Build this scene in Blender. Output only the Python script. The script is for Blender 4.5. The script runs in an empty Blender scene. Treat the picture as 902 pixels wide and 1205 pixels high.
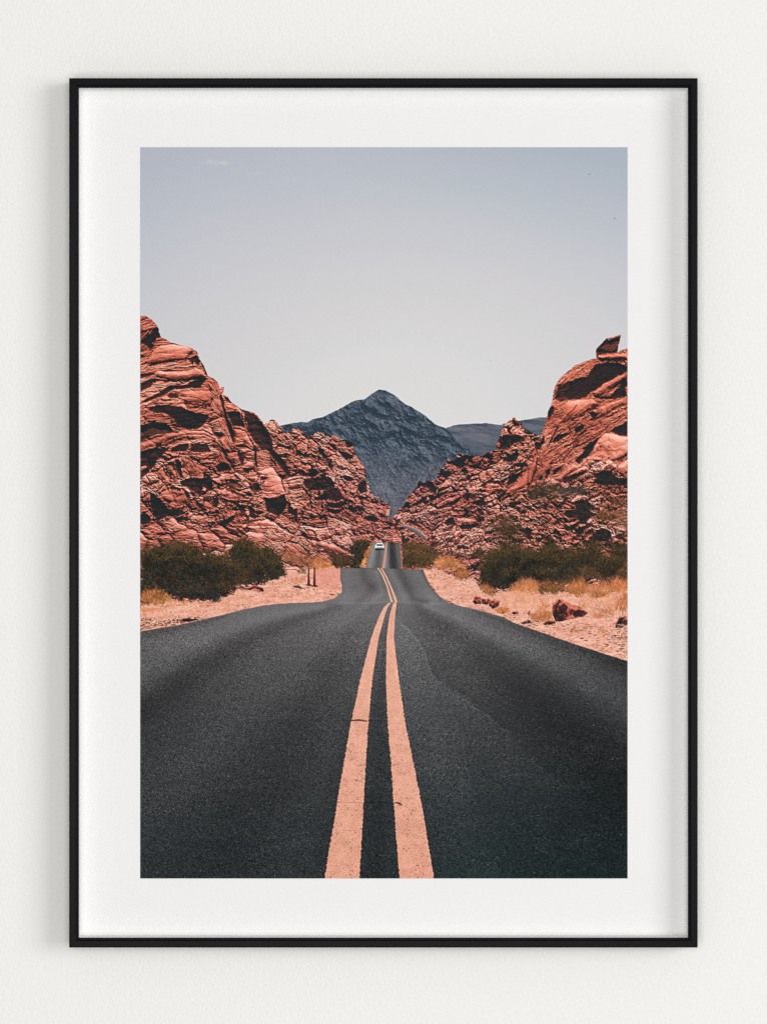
# A framed art print hanging on a white plaster wall, lit softly from the right.
import bpy, bmesh, math
# ---------------------------------------------------------------- the print: a landscape photograph, inked procedurally
import numpy as np
PX0, PY0, PX1, PY1 = 165.0, 173.0, 738.0, 1034.0        # edges of the printed picture on the sheet (plan units)
def paint_print(S):
    W, H = int(round((PX1-PX0)*S)), int(round((PY1-PY0)*S))
    f32 = np.float32
    X, Y = np.meshgrid(((np.arange(W)+.5)/S+PX0).astype(f32), ((np.arange(H)+.5)/S+PY0).astype(f32))
    rng = np.random.RandomState(11)
    # ---- noise tools
    def vn(x, y, seed):
        t = np.random.RandomState(seed).rand(256, 256).astype(f32)
        ix, iy = np.floor(x), np.floor(y)
        fx, fy = x-ix, y-iy
        fx = fx*fx*(3-2*fx); fy = fy*fy*(3-2*fy)
        ix = ix.astype(np.int32) & 255; iy = iy.astype(np.int32) & 255
        jx, jy = (ix+1) & 255, (iy+1) & 255
        a = t[iy, ix]; b = t[iy, jx]; c = t[jy, ix]; d = t[jy, jx]
        return (a+(b-a)*fx)*(1-fy)+(c+(d-c)*fx)*fy
    def fbm(x, y, seed, o=4, g=.5):
        s = 0; a = 1; n = 0
        for k in range(o):                                # every octave turned a little, so no grid shows
            c_, s_ = np.cos(.35+1.1*k)*2**k, np.sin(.35+1.1*k)*2**k
            if k == 0 and o > 2: c_, s_ = 1., 0.
            s = s+a*vn(x*c_-y*s_+17*k, x*s_+y*c_+31*k, seed+k); n += a; a *= g
        return s/n
    def an(x, y, ang, lu, lv, seed, o=4, g=.55):          # noise stretched along a direction
        c, s = np.cos(np.radians(ang)), np.sin(np.radians(ang))
        u_, v_ = (x*c+y*s)/lu, (-x*s+y*c)/lv; q = 0; a = 1; n = 0
        for k in range(o):
            q = q+a*vn(u_*2**k+17*k, v_*2**k+31*k, seed+k); n += a; a *= g
        return q/n
    def ss(a, b, x):
        t = np.clip((x-a)/(b-a), 0, 1); return t*t*(3-2*t)
    def lerp(a, b, t): return a+(b-a)*t
    def cells(x, y, ang, lu, lv, seed):                   # stones: distance to the stone's centre and joints between stones
        c, s = np.cos(np.radians(ang)), np.sin(np.radians(ang))
        u, v = (x*c+y*s)/lu, (-x*s+y*c)/lv
        r = np.random.RandomState(seed); jx = r.rand(128, 128).astype(f32); jy = r.rand(128, 128).astype(f32); jr = r.rand(128, 128).astype(f32)
        iu, iv = np.floor(u), np.floor(v)
        d1 = np.full(u.shape, 9, f32); d2 = d1.copy(); du = d1*0; dv = d1*0; rn = d1*0
        for a in (-1, 0, 1):
            for b in (-1, 0, 1):
                qa, qb = (iu+a).astype(int) & 127, (iv+b).astype(int) & 127
                pu, pv = u-(iu+a+.1+.8*jx[qb, qa]), v-(iv+b+.1+.8*jy[qb, qa])
                d = np.sqrt(pu*pu+pv*pv); near = d < d1
                d2 = np.where(near, d1, np.minimum(d2, d)); d1 = np.where(near, d, d1)
                du = np.where(near, pu, du); dv = np.where(near, pv, dv); rn = np.where(near, jr[qb, qa], rn)
        return d1, d2-d1, du*lu*s+dv*lv*c, rn, du*lu*c-dv*lv*s              # third: screen-down offset inside the stone
    def relief(h, L=(.22, -.80, .56), slope=.75, reach=9, ao=2.0):
        gy, gx = np.gradient(h, 1/S); q = 1/np.sqrt(gx*gx+gy*gy+1)
        lam = np.clip((-gx*L[0]-gy*L[1]+L[2])*q, 0, None)
        sh = np.zeros_like(h); n_ = int(reach*S)
        for k in range(1, n_+1, 1 if S < 2.2 else 2):        # cast shadows, sun high and a little to the right
            d = k/S; dx = int(round(k*.22))
            up = np.full_like(h, -99); up[k:, :W-dx] = h[:-k, dx:] if dx else h[:-k]
            sh = np.maximum(sh, (up-h-slope*d)/(.5+.12*d))
        return lam, np.clip(sh, 0, 1)
    def blur(a, r_):
        k = np.exp(-np.arange(-3*r_, 3*r_+1)**2/(2.*r_*r_)) if r_ >= 1 else np.array([.25, .5, .25]); k = k/k.sum(); n_ = len(k)//2
        o = np.zeros_like(a); pd = np.pad(a, ((n_, n_), (0, 0), (0, 0)), 'edge')
        for i, w_ in enumerate(k): o += w_*pd[i:i+a.shape[0]]
        pd = np.pad(o, ((0, 0), (n_, n_), (0, 0)), 'edge'); o = np.zeros_like(a)
        for i, w_ in enumerate(k): o += w_*pd[:, i:i+a.shape[1]]
        return o
    # ---- shapes
    def pts(s, tile=None):
        p = np.array([[float(q) for q in w.split(',')] for w in s.split()], f32)
        if tile: p = p*(tile[2]/902.)+np.array(tile[:2], f32)
        return p
    n1 = fbm(X/5, Y/5, 501, 3)-.5; n2 = fbm(X/5+9, Y/5, 502, 3)-.5
    m1 = fbm(X/1.7, Y/1.7, 503, 2)-.5; m2 = fbm(X/1.7+9, Y/1.7, 504, 2)-.5
    def box(p, pad):
        a = np.clip(((p.min(0)-pad-[PX0, PY0])*S).astype(int), 0, [W, H]); b = np.clip(((p.max(0)+pad-[PX0, PY0])*S).astype(int)+1, 0, [W, H])
        return slice(a[1], b[1]), slice(a[0], b[0])
    def sdf(p, pad=4, warp=0, closed=True, width=None):   # signed distance, negative inside; polyline -> distance minus half width
        sl = box(p, pad+(0 if width is None else np.max(width)))
        x, y = X[sl], Y[sl]
        if x.size == 0: return sl, x
        if warp: x = x+warp*(2.2*n1[sl]+1.2*m1[sl]); y = y+warp*(2.2*n2[sl]+1.2*m2[sl])
        d = np.full(x.shape, 1e9, f32); ins = np.zeros(x.shape, bool); n = len(p)
        w = None if width is None else np.broadcast_to(np.asarray(width, f32), (n,))
        for i in range(n if closed else n-1):
            a, b = p[i], p[(i+1) % n]; e = b-a; L = max(float(e@e), 1e-9)
            t = np.clip(((x-a[0])*e[0]+(y-a[1])*e[1])/L, 0, 1)
            q = np.hypot(x-a[0]-t*e[0], y-a[1]-t*e[1])
            if w is not None: q = q-(w[i]+(w[(i+1) % n]-w[i])*t)*.5
            d = np.minimum(d, q)
            if closed and a[1] != b[1]:
                ins ^= ((a[1] > y) != (b[1] > y)) & (x < e[0]*(y-a[1])/e[1]+a[0])
        if closed: d = np.where(ins, -d, d)
        return sl, d
    def mask(p, soft=.5, warp=0, **k):
        sl, d = sdf(p, 4+3*soft+3*warp, warp, **k)
        return sl, ss(soft, -soft, d) if d.size else d
    def full(p, soft=.5, warp=0, **k):
        m = np.zeros((H, W), f32); sl, q = mask(p, soft, warp, **k); m[sl] = q; return m
    C = lambda *v: np.array(v, f32)
    def ramp(t, stops):
        k = np.array([s[0] for s in stops]); out = np.empty(t.shape+(3,), f32)
        for i in range(3): out[..., i] = np.interp(t, k, [s[1][i] for s in stops])
        return out
    def lay(img, col, m): img += (col-img)*m[..., None]
    # ================================================================= sky
    u, v = (X-PX0)/(PX1-PX0), (Y-PY0)/330
    v = np.clip(v, 0, 1)
    r = np.sqrt(((u-.52)*1.05)**2+((1-v)*.98)**2)
    r = r+.05*(fbm(u*3, v*3, 41, 3)-.5)
    img = ramp(r, [(0, (218, 217, 216)), (.25, (214, 213, 214)), (.5, (206, 205, 208)), (.72, (196, 198, 204)), (.9, (186, 190, 200)), (1.15, (172, 178, 190))])
    img += (.5-np.abs(((r*5.3+u*.7) % 1)-.5))[..., None]*C(3.5, -1, 1.2)-C(.9, -.2, .3)
    img += ss(.25, 1.0, u)[..., None]*ss(.5, 0, v)[..., None]*C(-8, -4, -4)
    for cx, cy, w in ((247, 190, 6), (265, 191.5, 5), (256, 192, 12), (300, 204, 9)):
        g = np.exp(-((X-cx)/w)**2-((Y-cy)/2.2)**2)*(fbm(X/4, Y/2, 43, 3)*1.5)
        img += g[..., None]*C(13, 12, 5)*(.7 if cx < 290 else .3)
    for cx, cy in ((693, 205), (722.5, 257), (577, 425), (326, 176)):
        img -= (np.exp(-((X-cx)**2+(Y-cy)**2)/.5)*60*(.5 if cx < 600 else 1.3))[..., None]
    # ================================================================= mountains
    A, B, Cc, D, E, F, G, Hh = (160,360,150), (160,500,150), (300,460,150), (310,580,150), (160,610,150), (440,560,150), (590,380,150), (590,520,150)
    M1, M2, R3, R4 = (330,450,150), (460,470,150), (590,640,150), (500,610,150)
    A9, B9, C9, D9, E9, F9, G9, H9 = (160,360,100), (250,430,100), (250,520,100), (340,520,100), (520,480,100), (470,560,100), (640,500,100), (640,590,100)
    RD, NL, NR = (400,630,120), (160,700,300), (440,700,300)
    fine = fbm(X/1.3, Y/1.3, 63, 2)
    def ridged(x, y, seed, o=5):
        q = 0; a_ = 1.; n_ = 0
        for k in range(o):
            cc, s_ = np.cos(.5+.9*k)*1.95**k, np.sin(.5+.9*k)*1.95**k
            q = q+a_*(1-np.abs(2*vn(x*cc-y*s_+13*k, x*s_+y*cc+7*k, seed+k)-1))**1.4; n_ += a_; a_ *= .60
        return q/n_
    wx, wy = X+9*(fbm(X/16, Y/16, 65, 3)-.5), Y+9*(fbm(X/16, Y/16, 66, 3)-.5)
    hm = 19*ridged((wx*.9+wy*.4)/36, (-wx*.4+wy*.9)/26, 61, 6)+5*fbm(X/30, Y/30, 62, 2)
    lam_m, sh_m = relief(hm, (.50, -.55, .66), .6, 7)
    far = np.concatenate([pts('380,205 440,185 500,175 590,172 680,168 740,178 790,182', M2), pts('0,716 140,690 200,680 260,670 330,666 345,900', G), [[640, 600], [500, 600]]])
    t = .5+.9*(an(X, Y, 8, 30, 5, 73, 5, .6)-.5)+.25*(fine-.5)
    low = ss(528, 545, Y+6*(fbm(X/14, Y/14, 75, 3)-.5))
    colf = ramp(t-.30*low, [(0, (46, 62, 75)), (.35, (72, 84, 97)), (.6, (100, 103, 115)), (1, (126, 125, 135))])
    lay(img, colf, full(far, .5, .35))
    mt = np.concatenate([pts('-60,340 0,308 70,290 140,280 185,285 230,260 300,245 370,210 430,180 500,140 540,125 595,120 640,85 695,50 740,55 790,80 830,110 870,145', M1),
                         pts('30,-20 60,0 100,35 150,55 210,95 240,115 280,150 330,185 380,200 430,250 470,300 520,330 620,380 700,520', M2), [[560, 640], [320, 640]]])
    m = full(mt, .5, .35)
    t = -.04+.66*lam_m*(1-.5*sh_m)+.40*(fine-.5)+.3*(fbm(X/3, Y/3, 79, 3)-.5)+.25*(fbm(X/20, Y/13, 77, 3)-.5)
    cap = full(pts('590,125 640,85 695,48 740,53 790,78 840,120 860,150 800,150 720,140 640,130', M1), 2, .8)
    t = lerp(t, .55+.5*(t-.4), cap*.8)
    rock = ramp(t, [(0, (46, 58, 70)), (.28, (61, 73, 87)), (.5, (83, 94, 108)), (.75, (112, 121, 133)), (1, (144, 151, 159))])
    # talus fan below
    tal = np.concatenate([pts('520,500 560,490 640,480 700,478 760,500 820,560 902,590', M1), pts('60,420 120,455 200,460 280,445 330,405 355,430 385,470 420,560 420,902 0,902', M2), [[400, 620]]])
    st = an(X, Y, 62, 26, 2.0, 81, 4); st2 = an(X, Y, 118, 26, 2.0, 91, 4); st = lerp(st, st2, ss(455, 500, X+8*n1))
    sl_, d_ = sdf(tal, 30, 1.6); tm = np.zeros((H, W), f32); tm[sl_] = ss(5, -7, d_+26*(st[sl_]-.5)+14*(fbm(X[sl_]/9, Y[sl_]/9, 88, 3)-.5))
    ft = .47+1.0*(st-.5)+.6*(fine-.5)+.45*(lam_m-.6)+.4*(fbm(X/9, Y/9, 83, 3)-.5)
    talc = ramp(ft, [(0, (66, 74, 86)), (.4, (86, 95, 108)), (.7, (104, 110, 121)), (1, (138, 136, 144))])
    pk = ss(.62, .75, fbm(X/1.2, Y/1.2, 85, 1))*ss(.45, .6, fbm(X/16, Y/16, 86, 2)); talc += pk[..., None]*C(16, 4, 3)
    dk = ss(.68, .8, fbm(X/1.3, Y/1.3, 87, 1)); talc -= dk[..., None]*22
    lay(rock, talc, tm*.95)
    lay(img, rock, m)
    hz = m*ss(540, 605, Y)*.14; lay(img, C(150, 152, 162)+0*img, hz)
    # ================================================================= red cliffs
    left = np.concatenate([[[150, 372]], pts('28,68 70,72 110,95 140,125 165,165 165,185 180,225 215,235 255,262 290,270 350,285 400,300 435,325 450,375 480,420 500,470 510,495 550,510 580,545 598,585 606,572 622,575 624,605 612,622 650,640 675,680 720,715 760,735 800,745 840,755 880,795 905,835', A),
        pts('70,235 90,215 110,205 140,205 165,235 175,255 190,258 205,280 225,300 260,280 270,262 300,265 340,285 350,315 375,320 390,310 410,320 425,300 440,290 480,300 500,318 530,320 570,312 610,335 650,350 690,365 700,430 730,480 770,530 785,580 795,640 810,690 840,740 880,755 902,775', Cc),
        pts('30,155 60,175 100,200 130,225 120,300 180,340 200,470', F), [[474, 690], [400, 700], [300, 715], [150, 745]]])
    right = np.concatenate([pts('-60,840 0,830 30,790 60,770 90,755 110,700 160,640 185,615 190,580 205,575 220,590 245,590 255,570 280,570 300,575 320,560 330,520 370,480 390,460 390,430 405,418 420,432 450,430 465,395 490,380 520,392 560,390 590,405 640,400 670,380 740,355 745,310 775,250 790,195 830,150 850,142 868,120 885,140', M2),
        pts('85,660 105,690 140,700 145,740 200,770 245,790 270,800 290,770 310,700 330,620 355,560 365,490 385,430 420,380 470,340 520,300 580,275 640,255 668,250 664,190 690,160 740,110 790,100 840,82 835,130 820,180 820,215 840,195 900,178', G), [[750, 800], [560, 800], [470, 690]]])
    lm, rm = full(left, .5, .5), full(right, .5, .4)
    # layered relief, each part of the cliffs with its own bedding
    def bed(ang, lu, lv, seed):                           # ledges of layered stone
        xx, yy = X+3*n1, Y+3*n2
        n = an(xx, yy, ang, lu*1.6, lv*1.7, seed, 4, .6); k = 1-np.abs(2*an(xx, yy, ang, lu*1.3, lv*1.5, seed+20, 3, .55)-1)
        tb = np.abs(((n*7) % 1)-.5)*2
        return lv*(2.3*n+.38*tb)+4*(fbm(X/24, Y/18, seed+40, 2)-.5)-2.0*ss(.90, .99, k)+.5*(fbm(X/2.2, Y/2.2, seed+41, 3)-.5)
    def rubble(ang, lu, lv, seed):                        # tumbled blocks: tilted faces with worn edges, small stones in between
        ax, ay = X+7*(fbm(X/13, Y/13, seed+50, 3)-.5)+2.2*n1+.6*m1, Y+7*(fbm(X/13, Y/13, seed+60, 3)-.5)+2.2*n2+.6*m2
        def blocks(x, y, an_, u_, v_, sd):
            d, e, dy, r0, dx = cells(x, y, an_, u_, v_, sd)
            r1 = (r0*17.3) % 1; r2 = (r0*71.7) % 1; r3 = (r0*233.1) % 1
            f2 = np.abs(dx*(r2-.5)*1.5+dy*(r3-.5)*1.2)     # a second facet folds some of the faces
            return 1.5*v_*r0+dx*(r2-.5)*1.0-dy*(.75-1.5*r1)-.9*f2-v_*1.15*np.exp(-e/.06)
        big = blocks(ax, ay, ang, lu*1.7, lv*1.6, seed); sm = blocks(ax+3*n2, ay+3*n1, ang+14, lu*.72, lv*.68, seed+5); tiny = blocks(ax+2*m1, ay+2*m2, ang-9, lu*.36, lv*.36, seed+11)
        k = ss(.40, .56, fbm(X/15, Y/12, seed+80, 3))
        h = lerp(big+.35*sm, .35*big+1.0*sm, k)+tiny*(.2+.35*k)
        return h+lv*.7*an(ax, ay, ang, lu*2.2, lv*1.2, seed+7, 4, .6)+.5*(fbm(X/1.9, Y/1.9, seed+9, 3)-.5)
    n = Y.shape
    fl = lambda tile, s, soft: full(pts(s, tile), soft, 2.0)
    tA = bed(-6+.0*X, 26, 3.2, 101); tAl = bed(-28, 20, 3.0, 131)
    tS = bed(62, 18, 2.6, 141)
    tl = lerp(tA, tAl, ss(190, 172, X+.15*(Y-420)))
    rubL = rubble(28, 9.5, 5.6, 201); rubS = rubble(30, 5, 3.2, 231)
    w = fl(B, '20,360 180,180 340,230 560,260 700,330 902,380 902,700 20,700', 5); tl = lerp(tl, lerp(rubble(-12, 11, 6.5, 261), tl, .45), w)
    w = full(pts('0,190 60,225 120,300 200,420 330,560 330,902 420,902 902,902 902,0 0,0', Cc), 5, 2); tl = lerp(tl, lerp(rubL, rubS, .4), w)
    w = fl(D, '0,180 160,170 250,210 300,280 420,300 560,140 902,40 902,520 0,520', 5); tl = lerp(tl, lerp(rubS, bed(30, 12, 2.5, 271), .5), w)
    w = fl(A, '520,500 600,590 640,800 700,902 640,1240 560,1120 610,900 560,740 520,600', 3); tl = lerp(tl, tS, w)
    slab = np.concatenate([pts('20,730 150,690 240,655 350,665 480,720 600,740', B), pts('460,760 690,650 760,690 902,700 902,902', B), [[310, 690], [160, 690]]])
    w = full(slab, 2, 1.5); slabw = w; tl = lerp(tl, .55*bed(8, 18, 3.0, 281), w)
    tr = lerp(rubble(-26, 11, 5.5, 301), rubble(-30, 6, 3.2, 331), .3)
    w = fl(F, '180,240 330,200 480,180 560,260 500,420 600,560 250,520', 5); tr = lerp(tr, rubble(-38, 5.5, 3.2, 361), w)
    w = fl(F, '250,480 420,400 700,340 902,300 902,560 600,620 200,600', 5); tr = lerp(tr, rubble(-40, 7, 3.0, 371), w)
    big = np.concatenate([pts('270,800 290,770 310,700 330,620 355,560 365,490 385,430 420,380 470,340 520,300 580,275 640,255 660,180 900,60 900,902', G), pts('902,240 760,130 640,110 540,230 430,290 330,260 230,290 150,340 60,370 0,385 100,250', Hh)])
    wb = full(big, 2, .8); tr = lerp(tr, lerp(bed(-38, 20, 3.4, 401), bed(-60, 16, 3.4, 421), ss(655, 628, X)), wb)
    w = fl(Hh, '160,360 500,290 902,210 902,480 640,470 420,420 200,440', 4); tr = lerp(tr, rubble(-24, 8, 4, 441), w)
    w = fl(Hh, '0,440 300,400 440,420 600,560 902,620 902,800 0,800', 4); tr = lerp(tr, rubble(16, 10, 4.2, 451), w)
    hgt = np.where(rm*(X > 462) > lm, tr, tl)
    # traced ledges, caves, cracks and bright faces:  tile, value, polygon  |  tile, value, width, polyline
    P = [
     (A9,.05,'45,375 95,345 150,300 185,240 240,232 245,262 262,335 225,345 195,385 175,405 205,430 150,470 105,425 60,405 45,410'),
     (A9,.72,'50,335 90,300 130,265 135,285 100,320 60,350'),(A9,.1,'45,275 75,258 85,270 60,290 45,295'),
     (A9,.1,'45,520 75,525 90,545 60,560 45,560'),
     (A9,.88,'190,470 260,420 400,410 520,430 600,465 545,530 520,560 400,565 280,590 150,610 110,600'),
     (A9,.05,'120,645 180,605 260,595 360,580 440,568 530,562 560,575 420,582 380,598 250,618 180,640'),
     (A9,.05,'545,560 600,540 640,520 670,565 685,590 675,640 640,625 615,600 600,630'),(A9,.12,'632,480 652,478 665,520 650,515'),
     (A9,.1,'680,590 720,630 745,690 765,745 735,735 715,670'),
     (A9,.9,'200,720 230,690 330,700 540,695 640,660 700,680 750,750 640,750 520,775 400,775 250,745'),
     (A9,.05,'235,685 330,682 440,686 550,688 440,697 330,696'),
     (A9,.05,'45,725 90,715 195,710 200,730 130,755 60,770 45,775'),
     (A9,.05,'45,820 110,790 170,770 240,775 330,790 400,795 340,808 250,800 190,820 170,860 110,885 60,905 45,905'),
     (A9,.05,'270,905 330,860 440,850 540,835 570,810 640,780 700,762 750,765 760,780 720,820 690,850 720,870 560,875 420,885 380,905'),
     (A9,.12,'780,760 820,790 860,820 850,800 810,770'),(A9,.06,'770,830 800,870 830,905 780,905'),
     (A,.05,'30,690 60,665 130,630 180,605 230,565 300,555 360,560 440,575 460,585 400,585 330,587 270,592 210,632 160,652 80,682'),
     (A,.05,'215,640 250,612 290,618 315,640 280,660 235,655'),
     (A,.80,'60,690 160,660 280,670 420,690 520,690 545,640 520,600 400,600 300,600 330,640 300,668'),
     (A,.04,'80,735 150,700 230,705 320,710 380,745 440,760 520,772 500,815 470,855 430,872 380,868 340,860 290,840 260,800 220,770 150,760'),
     (A,.30,'30,850 120,815 230,845 262,880 300,895 260,910 30,910'),
     (B9,.08,'95,300 130,400 135,470 165,560 200,640 240,730 260,820 230,840 200,780 170,700 130,560 100,430 70,330'),
     (B9,.10,'110,320 160,340 200,385 190,398 150,380 125,350'),
     (B9,.80,'120,405 200,415 270,450 310,490 330,580 310,590 295,520 250,480 160,485 140,450'),
     (B9,.06,'140,440 190,455 200,470 150,460'),
     (B9,.06,'150,500 230,485 300,510 315,580 340,620 345,665 260,650 210,640 180,570'),
     (B9,.10,'315,460 370,480 440,510 500,560 550,640 600,720 640,800 640,905 520,905 430,800 370,680 330,580 340,540'),
     (B9,.62,'330,600 370,590 385,630 360,650 345,625'),(B9,.5,'400,530 470,540 520,590 500,560 440,520'),
     (B9,.10,'405,490 425,480 440,495 430,508'),
     (B9,.84,'215,660 280,670 350,690 390,760 430,830 470,880 420,880 340,830 240,830 220,740'),
     (B9,.06,'0,700 60,705 100,730 120,760 60,770 20,740'),(B9,.08,'240,840 330,850 380,870 330,880 260,870'),
     (B9,.10,'610,580 650,572 660,590 630,595'),
     (B,.04,'235,0 480,0 460,20 420,36 370,33 300,20'),(B,.25,'30,0 235,0 255,42 150,72 60,108 30,120'),
     (B,.80,'30,130 150,80 260,50 380,40 480,35 560,75 600,130 560,110 480,75 330,80 200,130 100,165 30,190'),
     (B,.04,'30,190 100,170 180,162 240,165 190,215 150,260 135,290 90,330 60,365 30,385'),(B,.78,'30,295 75,286 82,300 40,322'),
     (B,.05,'250,168 310,138 370,127 375,160 350,193 300,185 255,192'),(B,.05,'390,132 480,135 510,150 530,182 520,195 430,196 385,190'),
     (B,.05,'275,240 303,235 325,290 330,340 338,380 312,375 282,320'),
     (B,.80,'210,285 260,265 275,300 300,370 270,385 240,340'),(B,.80,'140,325 190,290 220,350 255,405 215,420 170,370'),
     (B,.72,'320,230 420,235 500,300 480,370 380,370 340,340 330,280'),
     (B,.04,'310,395 370,378 440,385 520,370 550,395 545,440 560,470 520,470 480,505 420,480 350,440 320,430'),(B,.7,'470,440 500,450 495,470 470,465'),
     (B,.06,'100,480 150,500 160,540 200,565 250,600 330,600 350,630 280,648 210,655 150,690 120,640 100,560'),
     (B,.74,'150,480 260,440 340,450 390,520 350,570 280,585 200,545'),
     (B,.04,'30,625 60,615 90,640 110,670 95,700 30,710'),(B,.06,'400,520 440,540 500,600 480,620 430,570'),
     (C9,.05,'35,260 100,215 150,225 180,260 200,300 130,310 60,330'),
     (C9,.08,'100,60 140,100 170,150 150,170 110,120 90,80'),
     (C9,.06,'270,80 330,150 360,160 330,220 310,260 290,210 265,130'),(C9,.82,'270,80 380,65 390,80 310,105'),
     (C9,.84,'310,255 380,205 440,215 440,270 340,268'),(C9,.05,'320,275 440,275 440,300 400,320 380,345 330,320'),
     (C9,.90,'80,345 180,330 250,350 300,400 200,385 90,400'),(C9,.97,'115,450 200,425 280,440 330,490 240,495 160,485'),
     (C9,.93,'40,500 130,490 240,530 310,560 400,610 300,610 180,615 100,580'),
     (C9,.05,'180,625 250,630 310,680 350,690 350,760 300,770 270,700 220,660'),(C9,.05,'0,580 50,600 80,640 50,700 0,690'),
     (C9,.05,'370,670 420,710 480,770 540,800 450,820 400,810 390,760'),
     (C9,.85,'350,360 470,365 490,410 400,410'),(C9,.35,'380,430 500,440 520,530 440,540 390,500'),
     (C9,.06,'440,60 470,80 470,200 480,290 450,260 440,160'),
     (C9,.10,'440,0 640,0 560,70 500,60'),(C9,.08,'560,60 650,90 760,200 830,330 790,360 700,250 640,180'),
     (C9,.10,'600,170 660,200 700,290 650,240'),(C9,.08,'690,340 730,350 770,400 740,410'),
     (C9,.95,'490,310 560,280 640,270 700,340 740,420 775,540 700,570 600,590 530,570 530,440 560,410 500,370'),
     (C9,.06,'500,370 560,375 600,385 560,410 520,410'),(C9,.06,'490,345 560,352 620,350 560,360'),
     (C9,.05,'505,390 520,430 530,560 515,540'),
     (C9,.02,'545,590 640,600 700,585 770,570 795,640 770,740 700,790 640,770 570,740'),
     (C9,.05,'560,780 620,800 665,830 640,850 560,820'),(C9,.92,'580,770 660,810 650,818 575,780'),
     (C9,.82,'290,770 350,765 395,810 370,860 310,850'),(C9,.85,'420,830 560,820 680,860 690,905 300,905'),
     (C9,.06,'790,640 830,650 850,780 800,770'),(C9,.08,'850,720 902,700 902,860 870,850'),
     (D9,.88,'105,270 150,225 230,225 255,290 210,330 160,300'),(D9,.05,'90,300 160,310 210,335 300,300 330,340 260,380 160,370 100,350'),
     (D9,.08,'160,390 300,380 420,360 470,420 500,480 400,520 260,520 180,500 150,460'),(D9,.02,'380,520 460,480 520,490 560,560 580,610 500,640 420,610 300,625 250,610 330,580'),
     (D9,.85,'300,335 360,290 420,300 380,330'),(D9,.8,'210,170 260,150 300,180 250,200'),
     (D9,.06,'40,240 80,250 90,290 50,280'),(D9,.06,'540,100 620,120 700,150 680,185 600,180 560,150'),
     (D9,.05,'540,370 600,360 690,380 700,410 620,420'),(D9,.04,'740,430 820,405 830,540 760,550 720,500'),
     (D9,.85,'510,380 540,450 620,580 640,600 560,540 520,470'),(D9,.85,'380,640 480,650 570,680 540,710 440,700'),(D9,.06,'380,710 480,720 560,740 500,770 420,750'),
     (D9,.05,'780,800 860,780 902,800 902,850 830,840'),(D9,.06,'10,700 40,690 60,780 20,800'),
     (D9,.82,'720,190 800,260 810,330 740,240'),(D9,.10,'400,190 470,240 470,330 420,270'),
     (Cc,.08,'0,200 40,215 60,280 100,340 120,400 60,385 20,330 0,300'),
     (D,.06,'250,260 300,285 370,320 310,335 270,300'),(D,.88,'280,250 360,265 380,310 320,310'),
     (D,.86,'330,330 430,340 540,370 600,400 640,440 560,440 440,410 340,390'),(D,.85,'120,350 240,350 330,420 300,450 200,430'),
     (D,.1,'690,180 780,160 830,190 780,210'),(D,.15,'830,250 902,230 902,262 840,262'),(D,.95,'868,118 890,110 895,135 878,160 862,150'),
     # right-hand side
     (G,.50,'668,190 690,162 740,112 790,104 838,84 832,130 818,180 818,214 700,222 668,245'),(G,.70,'745,112 838,84 832,105 790,124 750,135'),(G,.2,'672,235 668,195 700,185 770,200 815,190 816,214 700,222'),
     (G,.88,'680,235 740,225 888,218 888,250 760,255 690,250'),
     (G,.05,'660,300 740,280 830,285 888,310 888,345 800,390 720,440 660,480 620,510 600,530 530,545 470,545 420,520 470,450 520,400 600,380'),
     (G,.20,'400,440 520,400 480,540 420,560 370,540'),
     (G,.05,'640,515 700,520 760,525 830,450 850,410 888,380 888,430 870,470 888,520 800,545 700,545'),
     (G,.82,'640,490 720,435 800,390 880,360 850,410 740,480 660,520'),(G,.85,'450,560 560,545 640,540 700,570 620,600 520,660 420,690'),
     (G,.05,'610,640 640,625 690,640 660,670 740,640 690,680 600,705 640,670'),(G,.86,'690,600 740,570 860,535 860,560 780,600 700,645'),
     (G,.04,'515,740 560,725 590,740 550,780 515,790'),(G,.06,'355,830 400,790 460,780 430,820 370,855'),
     (G,.04,'800,740 840,725 888,690 888,806 830,800 760,770'),(G,.05,'720,670 790,640 830,620 780,665'),
     (G,.92,'650,902 700,800 740,780 800,790 888,820 888,902'),(G,.05,'560,902 620,850 690,810 660,870 640,902'),(G,.10,'240,902 280,820 300,790 300,850 270,902'),
     (G,.18,'0,850 60,840 110,800 140,790 120,850 60,870 20,902 0,902'),(G,.1,'60,740 100,705 130,730 90,740'),
     (G,.12,'320,640 350,590 380,600 360,650 330,690'),
     (G9,.03,'560,160 530,220 500,290 460,350 420,370 370,420 350,410 320,380 400,300 440,240 500,190'),
     (G9,.95,'520,270 570,170 640,90 700,90 790,130 880,130 880,290 830,340 720,370 700,350 640,280 580,210'),
     (G9,.80,'470,350 530,300 600,210 690,340 640,370 540,360'),(G9,.05,'590,220 608,235 600,255 585,245'),(G9,.05,'670,215 695,240 680,250'),
     (G9,.05,'690,375 790,350 880,300 880,330 830,360 740,385'),(G9,.90,'790,430 860,380 880,380 880,490 830,510 770,470'),
     (G9,.05,'80,190 120,130 190,100 300,70 240,120 140,190'),(G9,.05,'320,40 400,0 440,0 370,80 330,95'),(G9,.05,'350,110 430,60 480,20 440,70 380,120'),
     (G9,.90,'260,525 360,470 480,415 480,430 380,490 280,540'),(G9,.06,'180,600 230,560 300,530 380,500 480,480 400,540 280,610 210,620'),
     (G9,.80,'130,570 220,490 300,420 350,430 250,510 170,590'),(G9,.05,'80,490 170,440 240,400 180,470 100,540'),
     (G9,.86,'440,590 500,545 580,550 520,600'),(G9,.07,'480,500 560,510 620,480 700,500 780,560 880,570 880,640 760,650 600,640 500,620 560,580'),
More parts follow.
